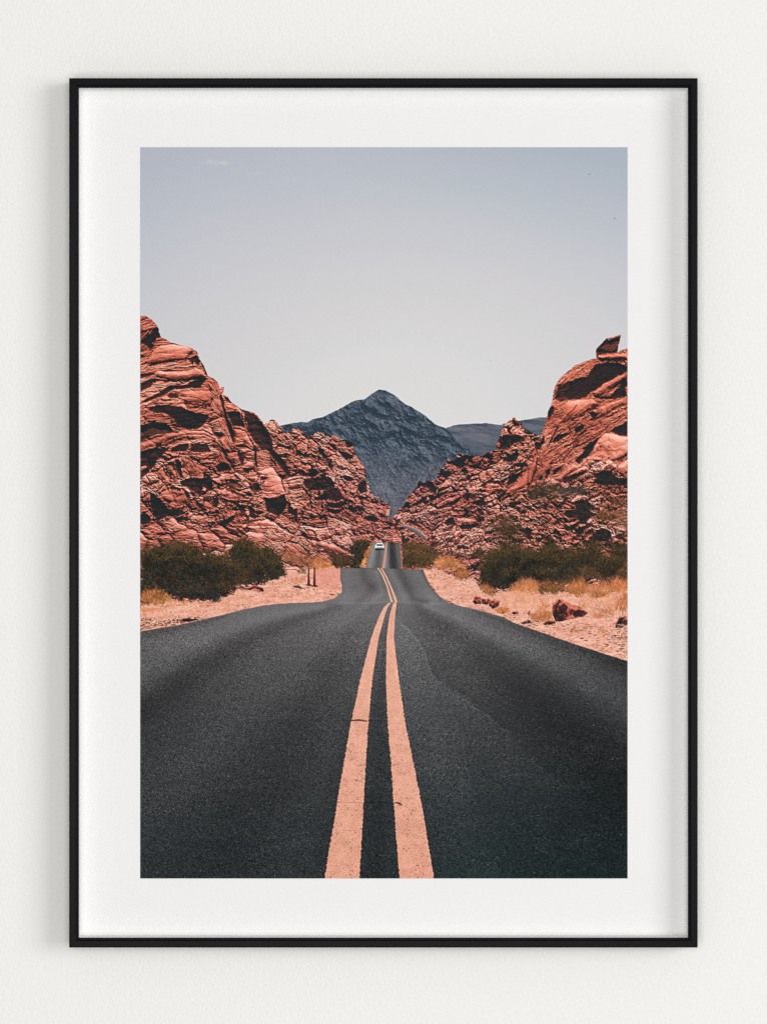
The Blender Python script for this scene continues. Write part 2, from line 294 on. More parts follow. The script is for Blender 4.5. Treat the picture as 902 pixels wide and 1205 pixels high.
     (G9,.92,'265,815 340,750 420,730 490,770 460,790 380,800'),(G9,.05,'260,830 380,805 450,800 520,860 560,905 340,905 330,860'),
     (G9,.84,'620,820 700,760 745,790 700,850 650,860'),(G9,.05,'590,830 620,770 640,790 610,850'),(G9,.86,'690,660 760,700 790,720 740,700'),
     (G9,.10,'0,480 60,470 60,520 20,550 0,560'),
     (H9,.05,'190,140 240,90 330,80 360,20 440,40 500,110 560,140 480,190 440,250 360,250 330,300 220,310 200,270 280,260 360,210 340,180 260,180'),
     (H9,.85,'220,200 300,220 370,190 350,235 270,240'),(H9,.05,'80,215 200,215 180,238 110,230'),
     (H9,.86,'200,390 320,330 430,270 510,250 540,270 440,300 430,370 380,400 330,380'),(H9,.05,'430,360 450,320 510,295 520,330 460,365'),
     (H9,.02,'465,395 520,350 600,285 690,310 715,360 690,410 640,435 540,430 480,415'),(H9,.88,'510,310 600,260 660,250 720,320 690,300 610,270'),
     (H9,.85,'500,440 640,440 720,410 860,320 800,390 700,455'),(H9,.06,'100,350 180,370 200,410 150,410'),(H9,.06,'0,380 60,370 80,400 30,430 0,420'),
     (H9,.06,'270,480 320,470 370,485 320,500'),
     (Hh,.90,'280,500 330,500 420,560 460,590 350,560'),(Hh,.95,'215,600 240,590 265,640 240,650'),(Hh,.08,'110,620 200,610 220,690 200,705 150,650'),
     (Hh,.06,'10,120 80,100 110,75 130,90 100,130 50,150 0,130'),(Hh,.05,'80,155 160,145 190,160 160,175 110,180'),(Hh,.03,'45,250 80,220 140,230 90,290 50,310'),
     (Hh,.80,'60,350 140,280 210,170 250,80 240,170 200,290 90,360 0,390'),(Hh,.12,'250,60 290,0 230,0 235,60 250,100 235,200 220,250 245,220'),
     (Hh,.75,'250,250 290,150 350,120 340,180 300,260'),
     (E9,.07,'640,290 710,280 770,280 860,310 890,350 800,370 700,400 640,430 570,440 620,390'),(E9,.88,'720,290 760,230 820,220 880,270 902,310 860,300 780,270'),
     (E9,.85,'575,390 620,300 630,330 620,400 580,435'),(E9,.1,'735,130 770,130 800,170 770,180'),(E9,.1,'700,220 760,190 730,240 715,290 690,260'),(E9,.1,'800,235 840,225 820,250'),
     (E9,.04,'690,700 810,690 815,710 760,780 700,840 680,820 700,760'),(E9,.05,'640,545 690,540 760,480 800,470 825,490 760,560 700,580 640,570'),
     (E9,.05,'145,570 190,515 230,550 265,610 200,650 140,620'),(E9,.06,'50,570 90,565 140,590 110,610 50,600'),(E9,.05,'0,690 60,665 105,690 90,730 20,750 0,750'),
     (E9,.06,'450,490 540,490 540,560 510,570 460,530'),(E9,.06,'760,590 870,575 902,590 902,630 800,630 750,610'),(E9,.05,'260,540 300,530 350,590 330,600 280,580'),
     (E9,.86,'600,760 700,690 830,640 890,630 800,690'),(E9,.88,'390,840 500,770 620,790 640,850 500,870'),(E9,.05,'350,880 440,870 490,890 420,905'),
     (E9,.85,'670,890 780,810 860,720 902,650 902,860 760,890'),(E9,.06,'560,790 620,790 650,850 610,830'),(E9,.06,'240,770 330,690 340,700 290,770'),(E9,.85,'160,500 190,485 240,520 270,600 250,590 220,530 180,515'),
     (F9,.05,'380,0 500,0 460,20 390,30'),(F9,.07,'200,90 280,50 340,60 390,140 390,200 330,170 290,130 230,120 150,160 170,120'),
     (F9,.06,'320,250 400,200 520,150 530,165 440,220 350,270'),(F9,.06,'40,320 120,310 200,260 290,210 280,270 170,320 90,350'),
     (F9,.02,'735,280 820,250 902,230 902,320 830,320'),(F9,.88,'740,230 800,215 880,235 760,270'),(F9,.05,'650,210 700,180 760,190 730,270 700,270'),
     (F9,.90,'575,450 680,445 800,460 820,490 740,515 620,520'),(F9,.03,'480,480 540,430 570,440 600,520 500,530 470,510'),(F9,.05,'590,520 700,520 830,500 840,530 720,570 640,560'),(F9,.06,'800,390 902,440 902,480 840,490'),
     (F9,.12,'90,460 180,480 220,530 250,570 180,540 120,510'),(F9,.08,'320,590 380,540 450,500 420,560 350,600'),(F9,.1,'610,640 660,620 690,650 640,670'),
     (F9,.85,'350,330 480,250 640,200 600,240 450,310'),(F9,.86,'500,380 600,360 760,380 700,410 560,410'),
    ]
    tone = np.zeros((H, W), f32); dark = np.zeros((H, W), f32); smooth = np.zeros((H, W), f32); under = np.zeros((H, W), f32); joint = np.zeros((H, W), f32)
    for tile, val, s in P:
        p = pts(s, tile); q = .6 if tile[2] == 100 else .8
        sl, d = sdf(p, 6, q)
        if val > .55:
            m = ss(.6, -.8, d); smooth[sl] = np.maximum(smooth[sl], m)
            hgt[sl] = lerp(hgt[sl], .34*hgt[sl]+3.5, m)+1.5*np.sqrt(np.clip(-d, 0, 5)); tone[sl] = lerp(tone[sl], (val-.74)*1.05, m); dark[sl] = dark[sl]*(1-m); under[sl] = under[sl]*(1-m)
            s2, d2 = sdf(p+np.array([.9, 3.2], f32), 6, q)            # the shade each block throws on what lies below it
            u2 = np.zeros((H, W), f32); u2[s2] = ss(1.0, -1.4, d2); u2[sl] *= 1-m; under = np.maximum(under, u2)
        else:
            dj = d+1.1*n1[sl]+.9*m2[sl]
            m = ss(1.0, -1.5, dj)*(1-.8*val); hgt[sl] -= 2.2*np.sqrt(np.clip(-d, 0, 4)); dark[sl] = np.maximum(dark[sl], m)
    hb = hgt.copy()
    base_h = blur(hgt[..., None], max(1, int(1.2*S)))[..., 0]
    hgt = lerp(hgt, lerp(hgt, base_h, .5), smooth)
    for a_, lu_, lv_, sd_ in ((24, 30, 19, 661), (-28, 30, 18, 671)):   # the big blocks the small relief sits on
        bx, by = X+9*(fbm(X/15, Y/15, sd_+3, 3)-.5), Y+9*(fbm(X/15, Y/15, sd_+4, 3)-.5)
        d_, e_, dn_, r_, _x = cells(bx, by, a_, lu_, lv_, sd_)
        hgt += np.where((X < 462) == (sd_ == 661), 1., 0.)*(1-smooth*.7)*(1-.6*wb)*ss(430, 500, Y)*(6.5*np.sqrt(np.clip(e_, 0, .5))+5*r_-.16*dn_)
        k_ = np.where((X < 462) == (sd_ == 661), 1., 0.)*(1-smooth)*(1-.7*wb)*ss(440, 510, Y); tone += k_*(r_-.5)*.26; joint += k_*np.exp(-e_/.07)
    lam, sh = relief(hgt*.82, slope=.95); cav = hgt-blur(hgt[..., None], max(1, int(1.3*S)))[..., 0]
    macro = fbm(X/34, Y/26, 651, 3)-.5
    t = .165+.74*lam*(1-.88*sh)+.44*macro+tone
    t = t-.03*fl(Cc, '60,250 300,260 640,320 800,560 902,780 902,902 300,902 200,560', 12)-.03*ss(640, 560, X)*ss(465, 475, X)*ss(500, 560, Y)-.07*fl(Hh, '200,380 902,240 902,800 200,800', 12)
    t = .5+(t-.5)*1.12
    t = t+slabw*.12*(lm > rm)+np.clip(cav*.13, -.2, .22)*ss(.12, .4, t)
    t = t+.16*(fbm(X/1.6, Y/1.6, 631, 2)-.5)
    t = t-.42*under*(1-.5*smooth)-.24*joint
    t = lerp(t, .02+.20*np.clip(t, 0, 1), dark)
    L = [(B,.08,6,'180,180 240,130 300,97 340,90 380,95'),(B,.05,7,'195,270 215,300 250,370 270,390'),(B,.08,6,'140,335 175,385 215,420'),(B,.08,6,'40,395 100,420 130,440'),
         (B,.08,6,'380,220 470,235 560,240'),(B,.1,6,'350,225 400,260 430,300'),(B,.1,6,'160,805 210,815 270,815'),(B,.06,9,'610,790 650,800 685,815'),(B,.05,12,'715,730 750,765 790,785'),
         (B,.1,5,'430,765 500,750 540,765'),(B,.1,5,'110,760 130,765'),(B,.06,10,'470,715 500,720 515,712'),(B,.1,5,'860,700 902,740'),(B,.1,6,'620,680 690,720 720,715'),
         (G,.05,8,'395,735 370,790 345,830 335,860'),(G,.08,6,'530,580 500,620 460,650'),(G,.1,6,'640,720 560,780 500,850'),(G,.12,6,'450,880 520,840 600,780'),
         (A,.1,5,'50,730 100,690 160,670'),(A,.1,5,'380,640 450,655 510,680'),(A,.1,5,'420,690 500,720'),(A,.1,5,'300,650 360,670 420,700'),
         (G9,.06,14,'150,25 110,90 70,170 50,210'),(G9,.10,12,'360,200 270,280 200,370'),(G9,.1,10,'250,160 150,230 40,290'),(G9,.1,10,'560,120 440,180 330,240'),
         (C9,.07,8,'530,470 600,475 640,465'),(C9,.07,9,'540,510 600,525 650,512'),(C9,.08,7,'540,548 640,545 720,552'),(C9,.1,8,'90,405 200,395 300,410 380,500'),(C9,.1,8,'340,620 450,690 550,720')]
    for tile, val, wd, s in L:
        sl, d = sdf(pts(s, tile), 4, .4, closed=False, width=wd*tile[2]/902.)
        t[sl] = lerp(t[sl], val, ss(.6, -.4, d+.5*m1[sl])*.9)
    orange = ss(560, 440, Y)*.7+.5*wb
    rockc = ramp(t, [(0, (32, 41, 43)), (.14, (41, 42, 44)), (.25, (80, 50, 48)), (.42, (136, 75, 64)), (.58, (183, 101, 85)), (.73, (212, 122, 104)), (.88, (229, 150, 132)), (1.04, (242, 180, 163)), (1.3, (250, 208, 196))])
    rockc += orange[..., None]*ss(.3, .8, t)[..., None]*C(2, -7, -13)
    farr = ss(350, 440, X)*ss(620, 480, X); rockc = lerp(rockc, rockc*.93+C(6, 5, 9), farr[..., None]*.8)
    lay(img, rockc, np.maximum(lm, rm))
    # ================================================================= stray pieces of far road
    def line(col, s, tile, wd, soft=.5, al=1., warp=0):
        p = pts(s, tile); sl, d = sdf(p, 4, warp, closed=False, width=np.asarray(wd)*tile[2]/902.)
        img[sl] += (C(*col)-img[sl])*(ss(soft, -soft, d)*al)[..., None]
    def area(col, s, tile=None, soft=.5, warp=0, al=1., gr=0):
        p = pts(s, tile); sl, d = sdf(p, 5+soft, warp)
        c = C(*col)+((fbm(X[sl]/1.3, Y[sl]/1.3, 640, 2)-.5)*gr)[..., None]
        img[sl] += (c-img[sl])*(ss(soft, -soft, d)*al)[..., None]
    line((222,150,132), '10,515 100,535 190,570 285,650', F9, [12, 20, 30, 36], .6, .75, .4)
    line((92,108,116), '10,528 100,553 180,592 262,655', F9, [8, 20, 28, 24], .4)
    line((52,62,70), '60,548 110,570 180,610 240,655', F9, [5, 7, 8, 6], .4, .8)
    area((92,104,114), '95,300 110,235 150,232 165,262 140,285 110,305', F, .6, .3)
    area((215,150,136), '86,280 96,235 110,235 105,280', F, .5, .3)
    area((60,52,54), '120,235 130,250 118,285 112,280', F, .5, .3, .6)
    # ================================================================= sand and shoulder ground
    gn = fbm(X/2.2, Y/1.3, 701, 3)
    gl = an(X, Y, -4, 12, 2.6, 703, 4)
    sc = ramp(.5+.8*(gn-.5)+.7*(gl-.5), [(0, (178, 114, 96)), (.3, (218, 152, 129)), (.55, (233, 172, 149)), (.8, (242, 190, 169)), (1, (247, 206, 187))])
    peb = ss(.66, .74, fbm(X/1.5, Y/1.0, 707, 2))*ss(.42, .62, fbm(X/16, Y/7, 709, 3))
    sc -= peb[..., None]*C(110, 80, 66)
    sandl = np.concatenate([pts('28,600 150,590 240,575 330,585 480,590 620,570 720,500 830,510 902,530', E), pts('0,560 90,590 180,545 300,540 430,520 500,515 545,525 570,600 570,700 500,760 0,840', D), [[310, 725], [160, 760]]])
    sandr = np.concatenate([pts('-40,360 100,358 170,390 240,420 330,430 390,480 480,530 560,520 680,500 760,540 902,540', R4), pts('380,330 560,350 700,330 902,330 902,850 0,540', R3), pts('300,640 100,560 0,420', R4)])
    ms = full(sandl, 1.2, 1.4); lay(img, sc, ms)
    mr = full(sandr, 1.2, 1.4); lay(img, sc+C(0, 2, 3), mr)
    # yellow-brown verge below the left bushes
    g = full(pts('28,590 160,600 250,570 420,590 560,600 660,600 680,612 500,612 300,608 200,640 60,680 28,660', E), 2.5, 2)*ss(.4, .62, fbm(X/5, Y/3, 711, 3)); lay(img, C(205, 128, 72)+0*img, g*.6)
    g = full(pts('28,700 200,720 330,700 480,700 400,722 330,745 240,770 150,765 28,790', E), 2, 2)*ss(.48, .6, fbm(X/2.2, Y/1.1, 713, 3)); lay(img, C(96, 58, 52)+0*img, g*.8)
    area((48,38,38), '310,722 350,706 420,712 450,716 400,728 340,732', E, .5, .7)
    # ================================================================= shrubs and dry grass, drawn stem by stem
    def stems(poly, tile, n, ln, ang, spread, cols, tip=None, seed=1, base=None, bsoft=2.0, ba=1.0, wid=1.0, jag=1.6):
        r = np.random.RandomState(seed); p = pts(poly, tile)
        if base is not None:
            sl, d = sdf(p, 10, jag); nn = fbm(X[sl]/1.1, Y[sl]/1.4, seed+5, 3)-.5; cl = fbm(X[sl]/7, Y[sl]/6, seed+6, 3)-.5
            c = C(*base)*(1+.9*cl)[..., None]+(nn*64)[..., None]*C(1.15, .85, .5)
            rag = d+4.2*max(bsoft, 1.6)*(fbm(X[sl]/2.6, Y[sl]/2.6, seed+7, 3)-.5)+5*(fbm(X[sl]/.9, Y[sl]/1.2, seed+8, 2)-.5)
            img[sl] += (c-img[sl])*(ss(bsoft, -bsoft, rag)*np.clip(.92+.5*cl, .55, 1)*ba)[..., None]
        lo, hi = p.min(0), p.max(0); q = (lo+r.rand(n*4, 2)*(hi-lo)).astype(f32); ins = np.zeros(len(q), bool)
        for i in range(len(p)):
            a, b = p[i], p[(i+1) % len(p)]
            if a[1] != b[1]: ins ^= ((a[1] > q[:, 1]) != (b[1] > q[:, 1])) & (q[:, 0] < (b[0]-a[0])*(q[:, 1]-a[1])/(b[1]-a[1])+a[0])
        q = q[ins][:n]; q = q[np.argsort(q[:, 1])] ; k = len(q)
        if not k: return
        fan = (q[:, 0]-(lo[0]+hi[0])/2)/max(1, (hi[0]-lo[0])/2)
        an_ = np.radians(ang+fan*spread*.5+r.randn(k)*spread*.5); l = ln*(.5+r.rand(k)); ci = r.randint(0, len(cols), k); clump = vn(q[:, 0]/6, q[:, 1]/5, seed+9); keep = r.rand(k) < .35+1.1*clump; q, l, an_, ci, clump, fan = q[keep], l[keep], an_[keep], ci[keep], clump[keep], fan[keep]; k = len(q); cc = np.array(cols, f32)[ci]*(.62+.36*r.rand(k)+.38*clump)[:, None]
        tc = cc if tip is None else np.array(tip, f32)[r.randint(0, len(tip), k)]
        ns = max(3, int(ln*S*1.6)); cur = r.randn(k)*.18
        for s in np.linspace(0, 1, ns):
            aa = an_+cur*s
            x = q[:, 0]+np.sin(aa)*l*s; y = q[:, 1]-np.cos(aa)*l*s
            ix = ((x-PX0)*S).astype(int); iy = ((y-PY0)*S).astype(int)
            for ox in range(max(1, int(round(wid*S*.5)))):
                jx = ix+ox; ok = (jx >= 0) & (jx < W) & (iy >= 0) & (iy < H)
                col = cc+(tc-cc)*s**1.5; al = .62-.3*s
                img[iy[ok], jx[ok]] += (col[ok]-img[iy[ok], jx[ok]])*al
    dk = [(34,38,36),(40,42,36),(50,44,34),(30,38,38)]; ol = [(112,76,42),(96,68,42),(80,60,40),(58,50,40),(134,90,50)]
    gold = [(204,122,78),(188,106,64),(220,144,104),(164,94,58),(136,84,52)]; pale = [(230,164,130),(238,180,150),(216,144,108),(224,152,122)]
    # left big shrub
    stems('28,240 90,260 180,215 260,240 330,220 400,235 470,270 520,310 560,290 640,265 700,220 760,180 830,200 880,250 902,300 902,470 830,470 720,480 650,550 560,590 400,580 260,570 28,540', E, 900, 5, 0, 60, dk, None, 21, (36,40,38), 2.2, jag=2.6)
    stems('28,230 90,235 180,190 260,215 330,190 400,175 470,260 520,300 560,280 640,255 700,210 760,170 830,190 880,240 890,300 800,330 640,340 480,360 300,340 28,330', E, 1100, 7.5, 0, 46, dk+[(70,60,40)], ol+[(128,96,50),(120,92,46)], 22)
    stems('28,260 200,240 400,230 520,330 600,330 740,250 860,330 800,440 640,520 500,540 28,520', E, 900, 3.6, 0, 80, [(66,56,40),(86,66,42),(58,54,42),(100,74,44),(44,44,38)], ol, 23)
    stems('560,320 660,290 760,300 820,400 780,450 640,520 560,480', E, 420, 4, 15, 70, [(96,70,42),(74,60,40)], ol, 24)
    stems('600,290 660,262 740,262 740,320 680,330 620,320', E, 30, 3, 0, 60, [(214,140,110)], None, 25)
    stems('28,560 60,520 120,505 190,520 245,570 200,600 120,600 28,615', E, 260, 5, 0, 90, gold+[(110,76,44)], gold, 26, (158,106,58), 1.6)
    stems('28,585 120,605 230,600 200,606 28,622', E, 50, 2, 0, 90, dk, None, 27)
    # bushes right of it, up to the posts (tile D)
    stems('0,390 60,400 120,460 150,540 160,590 110,600 50,620 0,640', D, 300, 4, 0, 80, dk+[(62,54,40)], ol, 31, (40,42,38), 1.8)
    stems('130,430 200,410 240,450 290,440 330,470 300,500 220,500 160,490', D, 140, 4, 0, 80, [(140,90,62),(196,124,92),(90,66,46)], gold, 32, (150,92,70), 1.8)
    stems('240,380 320,370 330,430 270,440', D, 90, 3, 0, 80, dk+[(120,80,60)], ol, 33)
    stems('345,370 400,360 410,400 360,405', D, 60, 3, 0, 80, dk, ol, 34)
    stems('330,480 400,460 470,490 510,520 470,530 380,545 320,520', D, 170, 4, 0, 80, gold, gold, 35, (196,128,80), 1.6)
    stems('235,555 300,545 310,575 250,580', D, 60, 3, 0, 80, dk+[(140,90,50)], ol, 36)
    stems('180,610 230,600 320,590 300,640 200,640', D, 80, 3, 0, 80, gold, gold, 37)
    area((222,150,132), '350,545 480,528 540,535 555,600 540,680 400,690 350,640', D, 1.5, 1.0, .8, 50)
    for q in ('200,660 250,655 290,680 230,676', '470,715 500,715 495,722 470,722', '235,708 250,708 248,716'):
        area((60,44,44), q, D, .5, .5, .85)
    stems('460,430 520,440 600,450 640,500 660,530 520,528 480,480', D, 200, 4, 0, 60, dk+[(120,80,50)], ol, 41, (66,54,44), 1.5)
    stems('610,390 660,350 720,335 755,370 750,430 730,480 700,525 620,528 640,470', D, 260, 4, 0, 70, dk, ol, 42, (38,42,38), 1.5)
    stems('730,400 765,380 755,440 725,500 710,530 690,528', D, 110, 3, 0, 80, gold, gold, 43, (190,130,76), 1.2)
    # right of the far road (tile F)
    stems('195,480 260,470 330,500 420,520 470,560 430,600 400,640 330,655 195,655', F, 340, 3.6, 0, 80, dk+[(120,84,46)], ol+gold[:2], 51, (72,60,42), 1.8)
    stems('195,470 300,480 400,510 420,570 330,560 200,540', F, 170, 3.2, 0, 80, ol, gold, 52)
    stems('210,590 300,580 330,620 260,640 205,630', F, 120, 3, 0, 80, dk, None, 53)
    stems('420,620 470,570 540,560 600,610 640,650 560,670 480,650', F, 280, 4.5, 0, 70, gold, gold, 54, (190,126,84), 1.8)
    stems('470,640 520,590 580,600 590,640 530,690 490,670', F, 120, 4.5, 0, 70, [(120,88,52),(150,108,64)], gold, 55)
    stems('570,710 610,670 660,680 670,710 620,735', F, 140, 4, 0, 80, gold+[(80,60,40)], gold, 56, (150,106,62), 1.4)
    stems('195,640 330,655 420,640 420,668 195,664', F, 90, 2.5, 0, 80, gold, None, 57)
    # shrubs on the right slope (tile H) 
    stems('160,360 230,300 330,280 420,300 430,360 380,400 270,420 200,420', Hh, 260, 3.6, 0, 80, dk+[(84,62,44)], ol, 61, (72,58,46), 4.0, ba=.55)
    stems('400,350 470,310 560,320 620,360 560,380 440,385', Hh, 150, 4, 0, 70, [(62,60,58),(80,72,64),(48,50,50)], [(104,94,82)], 62, (62,58,54), 3.5, ba=.5)
    stems('660,520 740,440 820,480 888,520 888,620 800,590 720,560', Hh, 220, 3.6, 0, 80, ol, gold[:3], 63, (112,74,50), 4.5, ba=.5)
    stems('600,250 760,240 888,260 888,330 700,310', Hh, 120, 3, 0, 80, dk, ol, 64)
    stems('760,420 888,400 888,480 800,460', Hh, 110, 3, 0, 80, ol+dk, gold[:2], 65)
    stems('0,520 60,520 130,590 140,690 60,680 0,700', Hh, 200, 4, 0, 80, dk+[(100,70,44)], ol, 66, (66,52,44), 4.0, ba=.6)
    stems('700,530 760,520 770,570 720,590', F, 130, 3.5, 0, 80, dk, ol, 67, (44,42,38), 3, ba=.7)
    stems('450,40 560,20 620,60 600,130 500,110', R4, 170, 3.5, 0, 80, dk+[(90,64,44)], ol, 68, (64,50,42), 4.0, ba=.55)
    # the large dark shrub right (tiles R4, R3)
    stems('390,470 400,360 440,290 530,240 620,250 720,240 830,250 902,260 902,430 820,440 720,430 640,470 540,490 470,500', R4, 900, 5, 0, 70, dk+[(62,52,38)], ol[2:], 71, (40,41,37), 2.2, jag=2.2)
    stems('300,70 420,40 560,70 700,100 888,110 888,262 760,262 640,250 520,262 430,300 330,250', R3, 700, 4, 0, 80, dk+[(84,62,42),(96,66,42)], ol, 72, (66,54,42), 3.2, jag=2.6)
    stems('0,90 90,50 180,62 300,80 380,140 400,230 320,268 120,275 0,305', R3, 620, 5, 0, 70, dk+[(70,56,38)], ol[1:], 70, (41,41,37), 2.6, jag=2.6)
    stems('380,60 560,50 760,90 888,120 888,230 700,240 500,220', R3, 800, 4, 0, 80, ol+[(70,54,40)], ol+[(134,96,50)], 73)
    stems('560,80 700,60 888,60 888,200 760,180 620,140', R3, 90, 2.2, 50, 50, [(206,118,98),(160,88,74),(190,104,86)], None, 74)
    stems('0,70 200,70 420,70 420,120 200,140 0,130', R3, 150, 4, 0, 80, ol, gold[1:2], 75)
    stems('400,300 560,250 720,250 720,330 560,340 430,380', R4, 200, 3.5, 0, 80, [(80,62,40),(62,52,38)], ol, 76)
    # thin scrub scattered over the stony slopes
    sb = [(58,52,40),(78,60,42),(44,44,38),(96,70,44)]
    stems('0,420 160,360 420,340 640,380 888,300 888,820 0,820', Hh, 900, 2.6, 0, 90, sb, ol, 411)
    stems('380,470 560,330 760,250 902,240 902,700 600,620', F, 420, 2.4, 0, 90, sb, ol, 412)
    stems('200,470 330,480 470,560 640,600 700,560 560,500 330,430', F, 220, 2.6, 0, 90, sb, ol+gold[3:], 413)
    stems('120,360 330,330 640,430 520,470 300,430 120,400', D, 160, 2.4, 0, 90, sb, ol, 414)
    # separate crowns in the shrub belts: each one lit on its upper side
    r9 = np.random.RandomState(5)
    crowns = ((186, 662, 17, 17, .5), (207, 652, 15, 15, .7), (229, 664, 18, 16, .35), (250, 668, 14, 18, .6), (285, 647, 14, 15, .55), (303, 660, 13, 16, .4), (322, 668, 11, 11, .6), (268, 672, 11, 12, .9),
        (580, 664, 13, 19, .45), (601, 655, 15, 18, .6), (625, 664, 16, 16, .35), (647, 652, 13, 15, .9), (668, 664, 17, 14, .6), (694, 653, 14, 16, 1.0), (714, 668, 15, 13, .7), (731, 652, 11, 14, 1.1), (600, 680, 15, 11, .3), (640, 679, 18, 11, .5))
    for n9, (cx, cy, rx, ry, sun) in enumerate(sorted(crowns, key=lambda c_: c_[1])):
        th = np.linspace(0, 2*np.pi, 15)[:-1]; rr = .78+.4*r9.rand(14)
        def oval(kx, ky, oy): return ' '.join('%.1f,%.1f' % (cx+rx*kx*q_*np.cos(a_), cy+oy+ry*ky*q_*np.sin(a_)) for a_, q_ in zip(th, rr))
        stems(oval(1, 1, 0), None, int(rx*ry*.5), 4.5, 0, 110, dk, dk+ol[3:], 500+n9, (35+14*sun, 38+6*sun, 36), 2.4, ba=.9, jag=2.6)
        stems(oval(.85, .42, -ry*.5), None, int(rx*ry*(.10+.30*sun)), 6, 0, 110, [(70, 58, 40), (88, 68, 42), (60, 54, 40)], [(126, 94, 50), (142, 102, 58), (108, 82, 44), (96, 76, 42)], 530+n9)
    # bare twigs that stand out of the shrubs
    for q, tl_, n_, l_, sd_ in (('28,250 90,245 180,200 260,225 330,205 400,190 480,270 560,285 640,255 700,205 760,165 830,185 880,240 890,290 800,260 700,270 600,310 480,320 330,270 180,260 28,290', E, 260, 11, 401),
                        ('820,300 900,290 902,380 820,400', E, 80, 8, 402), ('0,390 60,390 120,450 110,520 0,480', D, 90, 8, 403),
                        ('400,360 440,290 530,240 620,250 720,240 830,250 902,260 902,300 720,290 530,300 430,400', R4, 220, 10, 404), ('0,80 130,55 300,70 500,70 700,100 888,120 888,170 600,130 300,120 0,120', R3, 220, 9, 405),
                        ('620,390 660,345 720,335 755,370 740,400 680,390', D, 80, 7, 406), ('200,490 300,490 420,520 440,560 300,530 200,530', F, 120, 6, 407)):
        stems(q, tl_, n_, l_, 0, 62, [(46,46,38),(60,52,38),(40,42,38)], [(128,92,50),(104,80,44),(146,104,60),(70,62,42)], sd_)
    # golden grass band and pale tufts
    stems('390,480 440,470 480,500 470,545 410,530', R4, 120, 3.5, 0, 80, ol+gold, gold, 77, (130,90,56), 1.6)
    stems('90,310 140,270 220,270 260,310 330,320 440,330 560,400 700,450 888,480 888,340 700,330 560,330 420,340 240,360 60,370', R3, 800, 6, 0, 60, pale+gold[:2], pale, 78)
    stems('80,320 130,275 200,265 265,300 240,345 130,350', R3, 320, 6, 0, 70, gold, gold+pale[:1], 79, (204,136,86), 1.8)
    stems('255,300 330,270 430,300 440,330 350,350 270,345', R3, 240, 5, 0, 70, ol+dk, gold[:2], 80, (104,78,46), 1.6)
    stems('465,330 500,280 570,260 610,300 590,350 530,370 480,355', R3, 340, 6, 0, 80, gold+[(120,84,46)], gold, 81, (168,112,62), 1.6)
    stems('600,350 650,300 730,290 770,330 730,380 650,385', R3, 380, 7, 0, 80, gold+pale, gold, 82, (206,140,86), 1.6)
    stems('640,355 720,350 730,380 660,385', R3, 60, 4, 0, 80, [(120,76,46)], gold, 83)
    stems('740,300 800,260 888,270 888,330 780,345', R3, 300, 6, 0, 80, gold, gold, 84, (196,132,82), 1.8)
    stems('0,350 100,360 330,370 360,450 340,500 150,470 0,480', R3, 700, 6, 0, 40, pale+gold[2:3], pale, 85)
    stems('560,400 700,410 888,430 888,500 740,520 620,490', R3, 420, 6, 0, 60, pale, pale, 86)
    stems('800,480 830,400 870,360 888,360 888,510', R3, 170, 9, 5, 30, gold+[(120,84,46)], gold, 87)
    for n8, (gx_, gy_) in enumerate(((655,712),(667,722),(684,716),(700,727),(716,722),(727,737),(690,738),(640,716),(676,744),(733,752),(708,745))): stems('%d,%d %d,%d %d,%d %d,%d' % (gx_-5, gy_+2, gx_-2, gy_-3, gx_+3, gy_-3, gx_+6, gy_+2), None, 60, 6, 0, 70, gold+pale+[(130,92,56)], gold+pale, 560+n8)
    stems('690,520 700,480 760,480 750,520', R3, 60, 5, 0, 60, gold+[(120,84,46)], gold, 88)
    stems('190,510 260,480 350,480 360,560 250,550', R3, 220, 4, 0, 70, gold+[(120,84,46)], gold, 89, (190,120,82), 1.6)
    for q, c in (('340,560 420,550 430,600 350,605', (70,44,42)), ('450,580 520,570 530,610 470,640', (76,46,42))): pass
    # stones
    def stone(s, tile, lit=(200,106,86), warp=.6, d0=.0):
        p = pts(s, tile); sl, d = sdf(p, 4, warp); c0 = p.mean(0); hgt = np.ptp(p[:, 1]) if hasattr(np, 'ptp') else p[:, 1].max()-p[:, 1].min()
        tt = .55-(Y[sl]-c0[1])/hgt*.8+1.3*(fbm(X[sl]/2.2, Y[sl]/2.2, 801, 3)-.5)-d0+.15*(X[sl]-c0[0])/hgt
        c = ramp(tt, [(.1, (44,40,41)), (.4, (110,58,54)), (.7, lit), (1.1, (236,160,140))])
        img[sl] += (c-img[sl])*ss(.5, -.5, d)[..., None]
    for s in ('335,590 350,555 385,548 400,575 395,605 350,610', '400,570 440,562 470,590 440,612 400,606', '455,590 490,570 530,580 520,620 480,640 452,620', '720,672 740,650 735,690', '530,660 560,640 580,660 550,680'):
        stone(s, R4, d0=.2)
    area((190,110,54), '490,650 540,625 590,640 600,660 540,680', R4, .8, 1, .8, 60)
    stone('675,740 710,722 770,730 765,742 700,748', R4, d0=.5); stone('835,745 870,725 902,735 902,752 850,758', R4, d0=.5)
    stone('355,470 365,420 405,390 440,400 500,430 560,450 610,490 580,515 500,530 420,550 380,550', R3, (176,84,70), .6, .1)
    for v_, s in ((.0,'360,490 380,430 410,395 430,410 400,440 385,480 380,540 362,510'), (0,'400,450 430,420 470,440 460,480 430,500 400,490'), (0,'500,500 540,460 580,480 570,510 520,520'), (0,'400,520 440,500 430,540 400,545')):
        area((52,38,38), s, R3, .5, .8, .85, 30)
    for s in ('400,430 430,400 445,405 420,440', '440,410 520,440 560,460 520,470 460,440', '450,520 500,500 520,525 470,540'): area((214,118,98), s, R3, .5, .5, .8, 60)
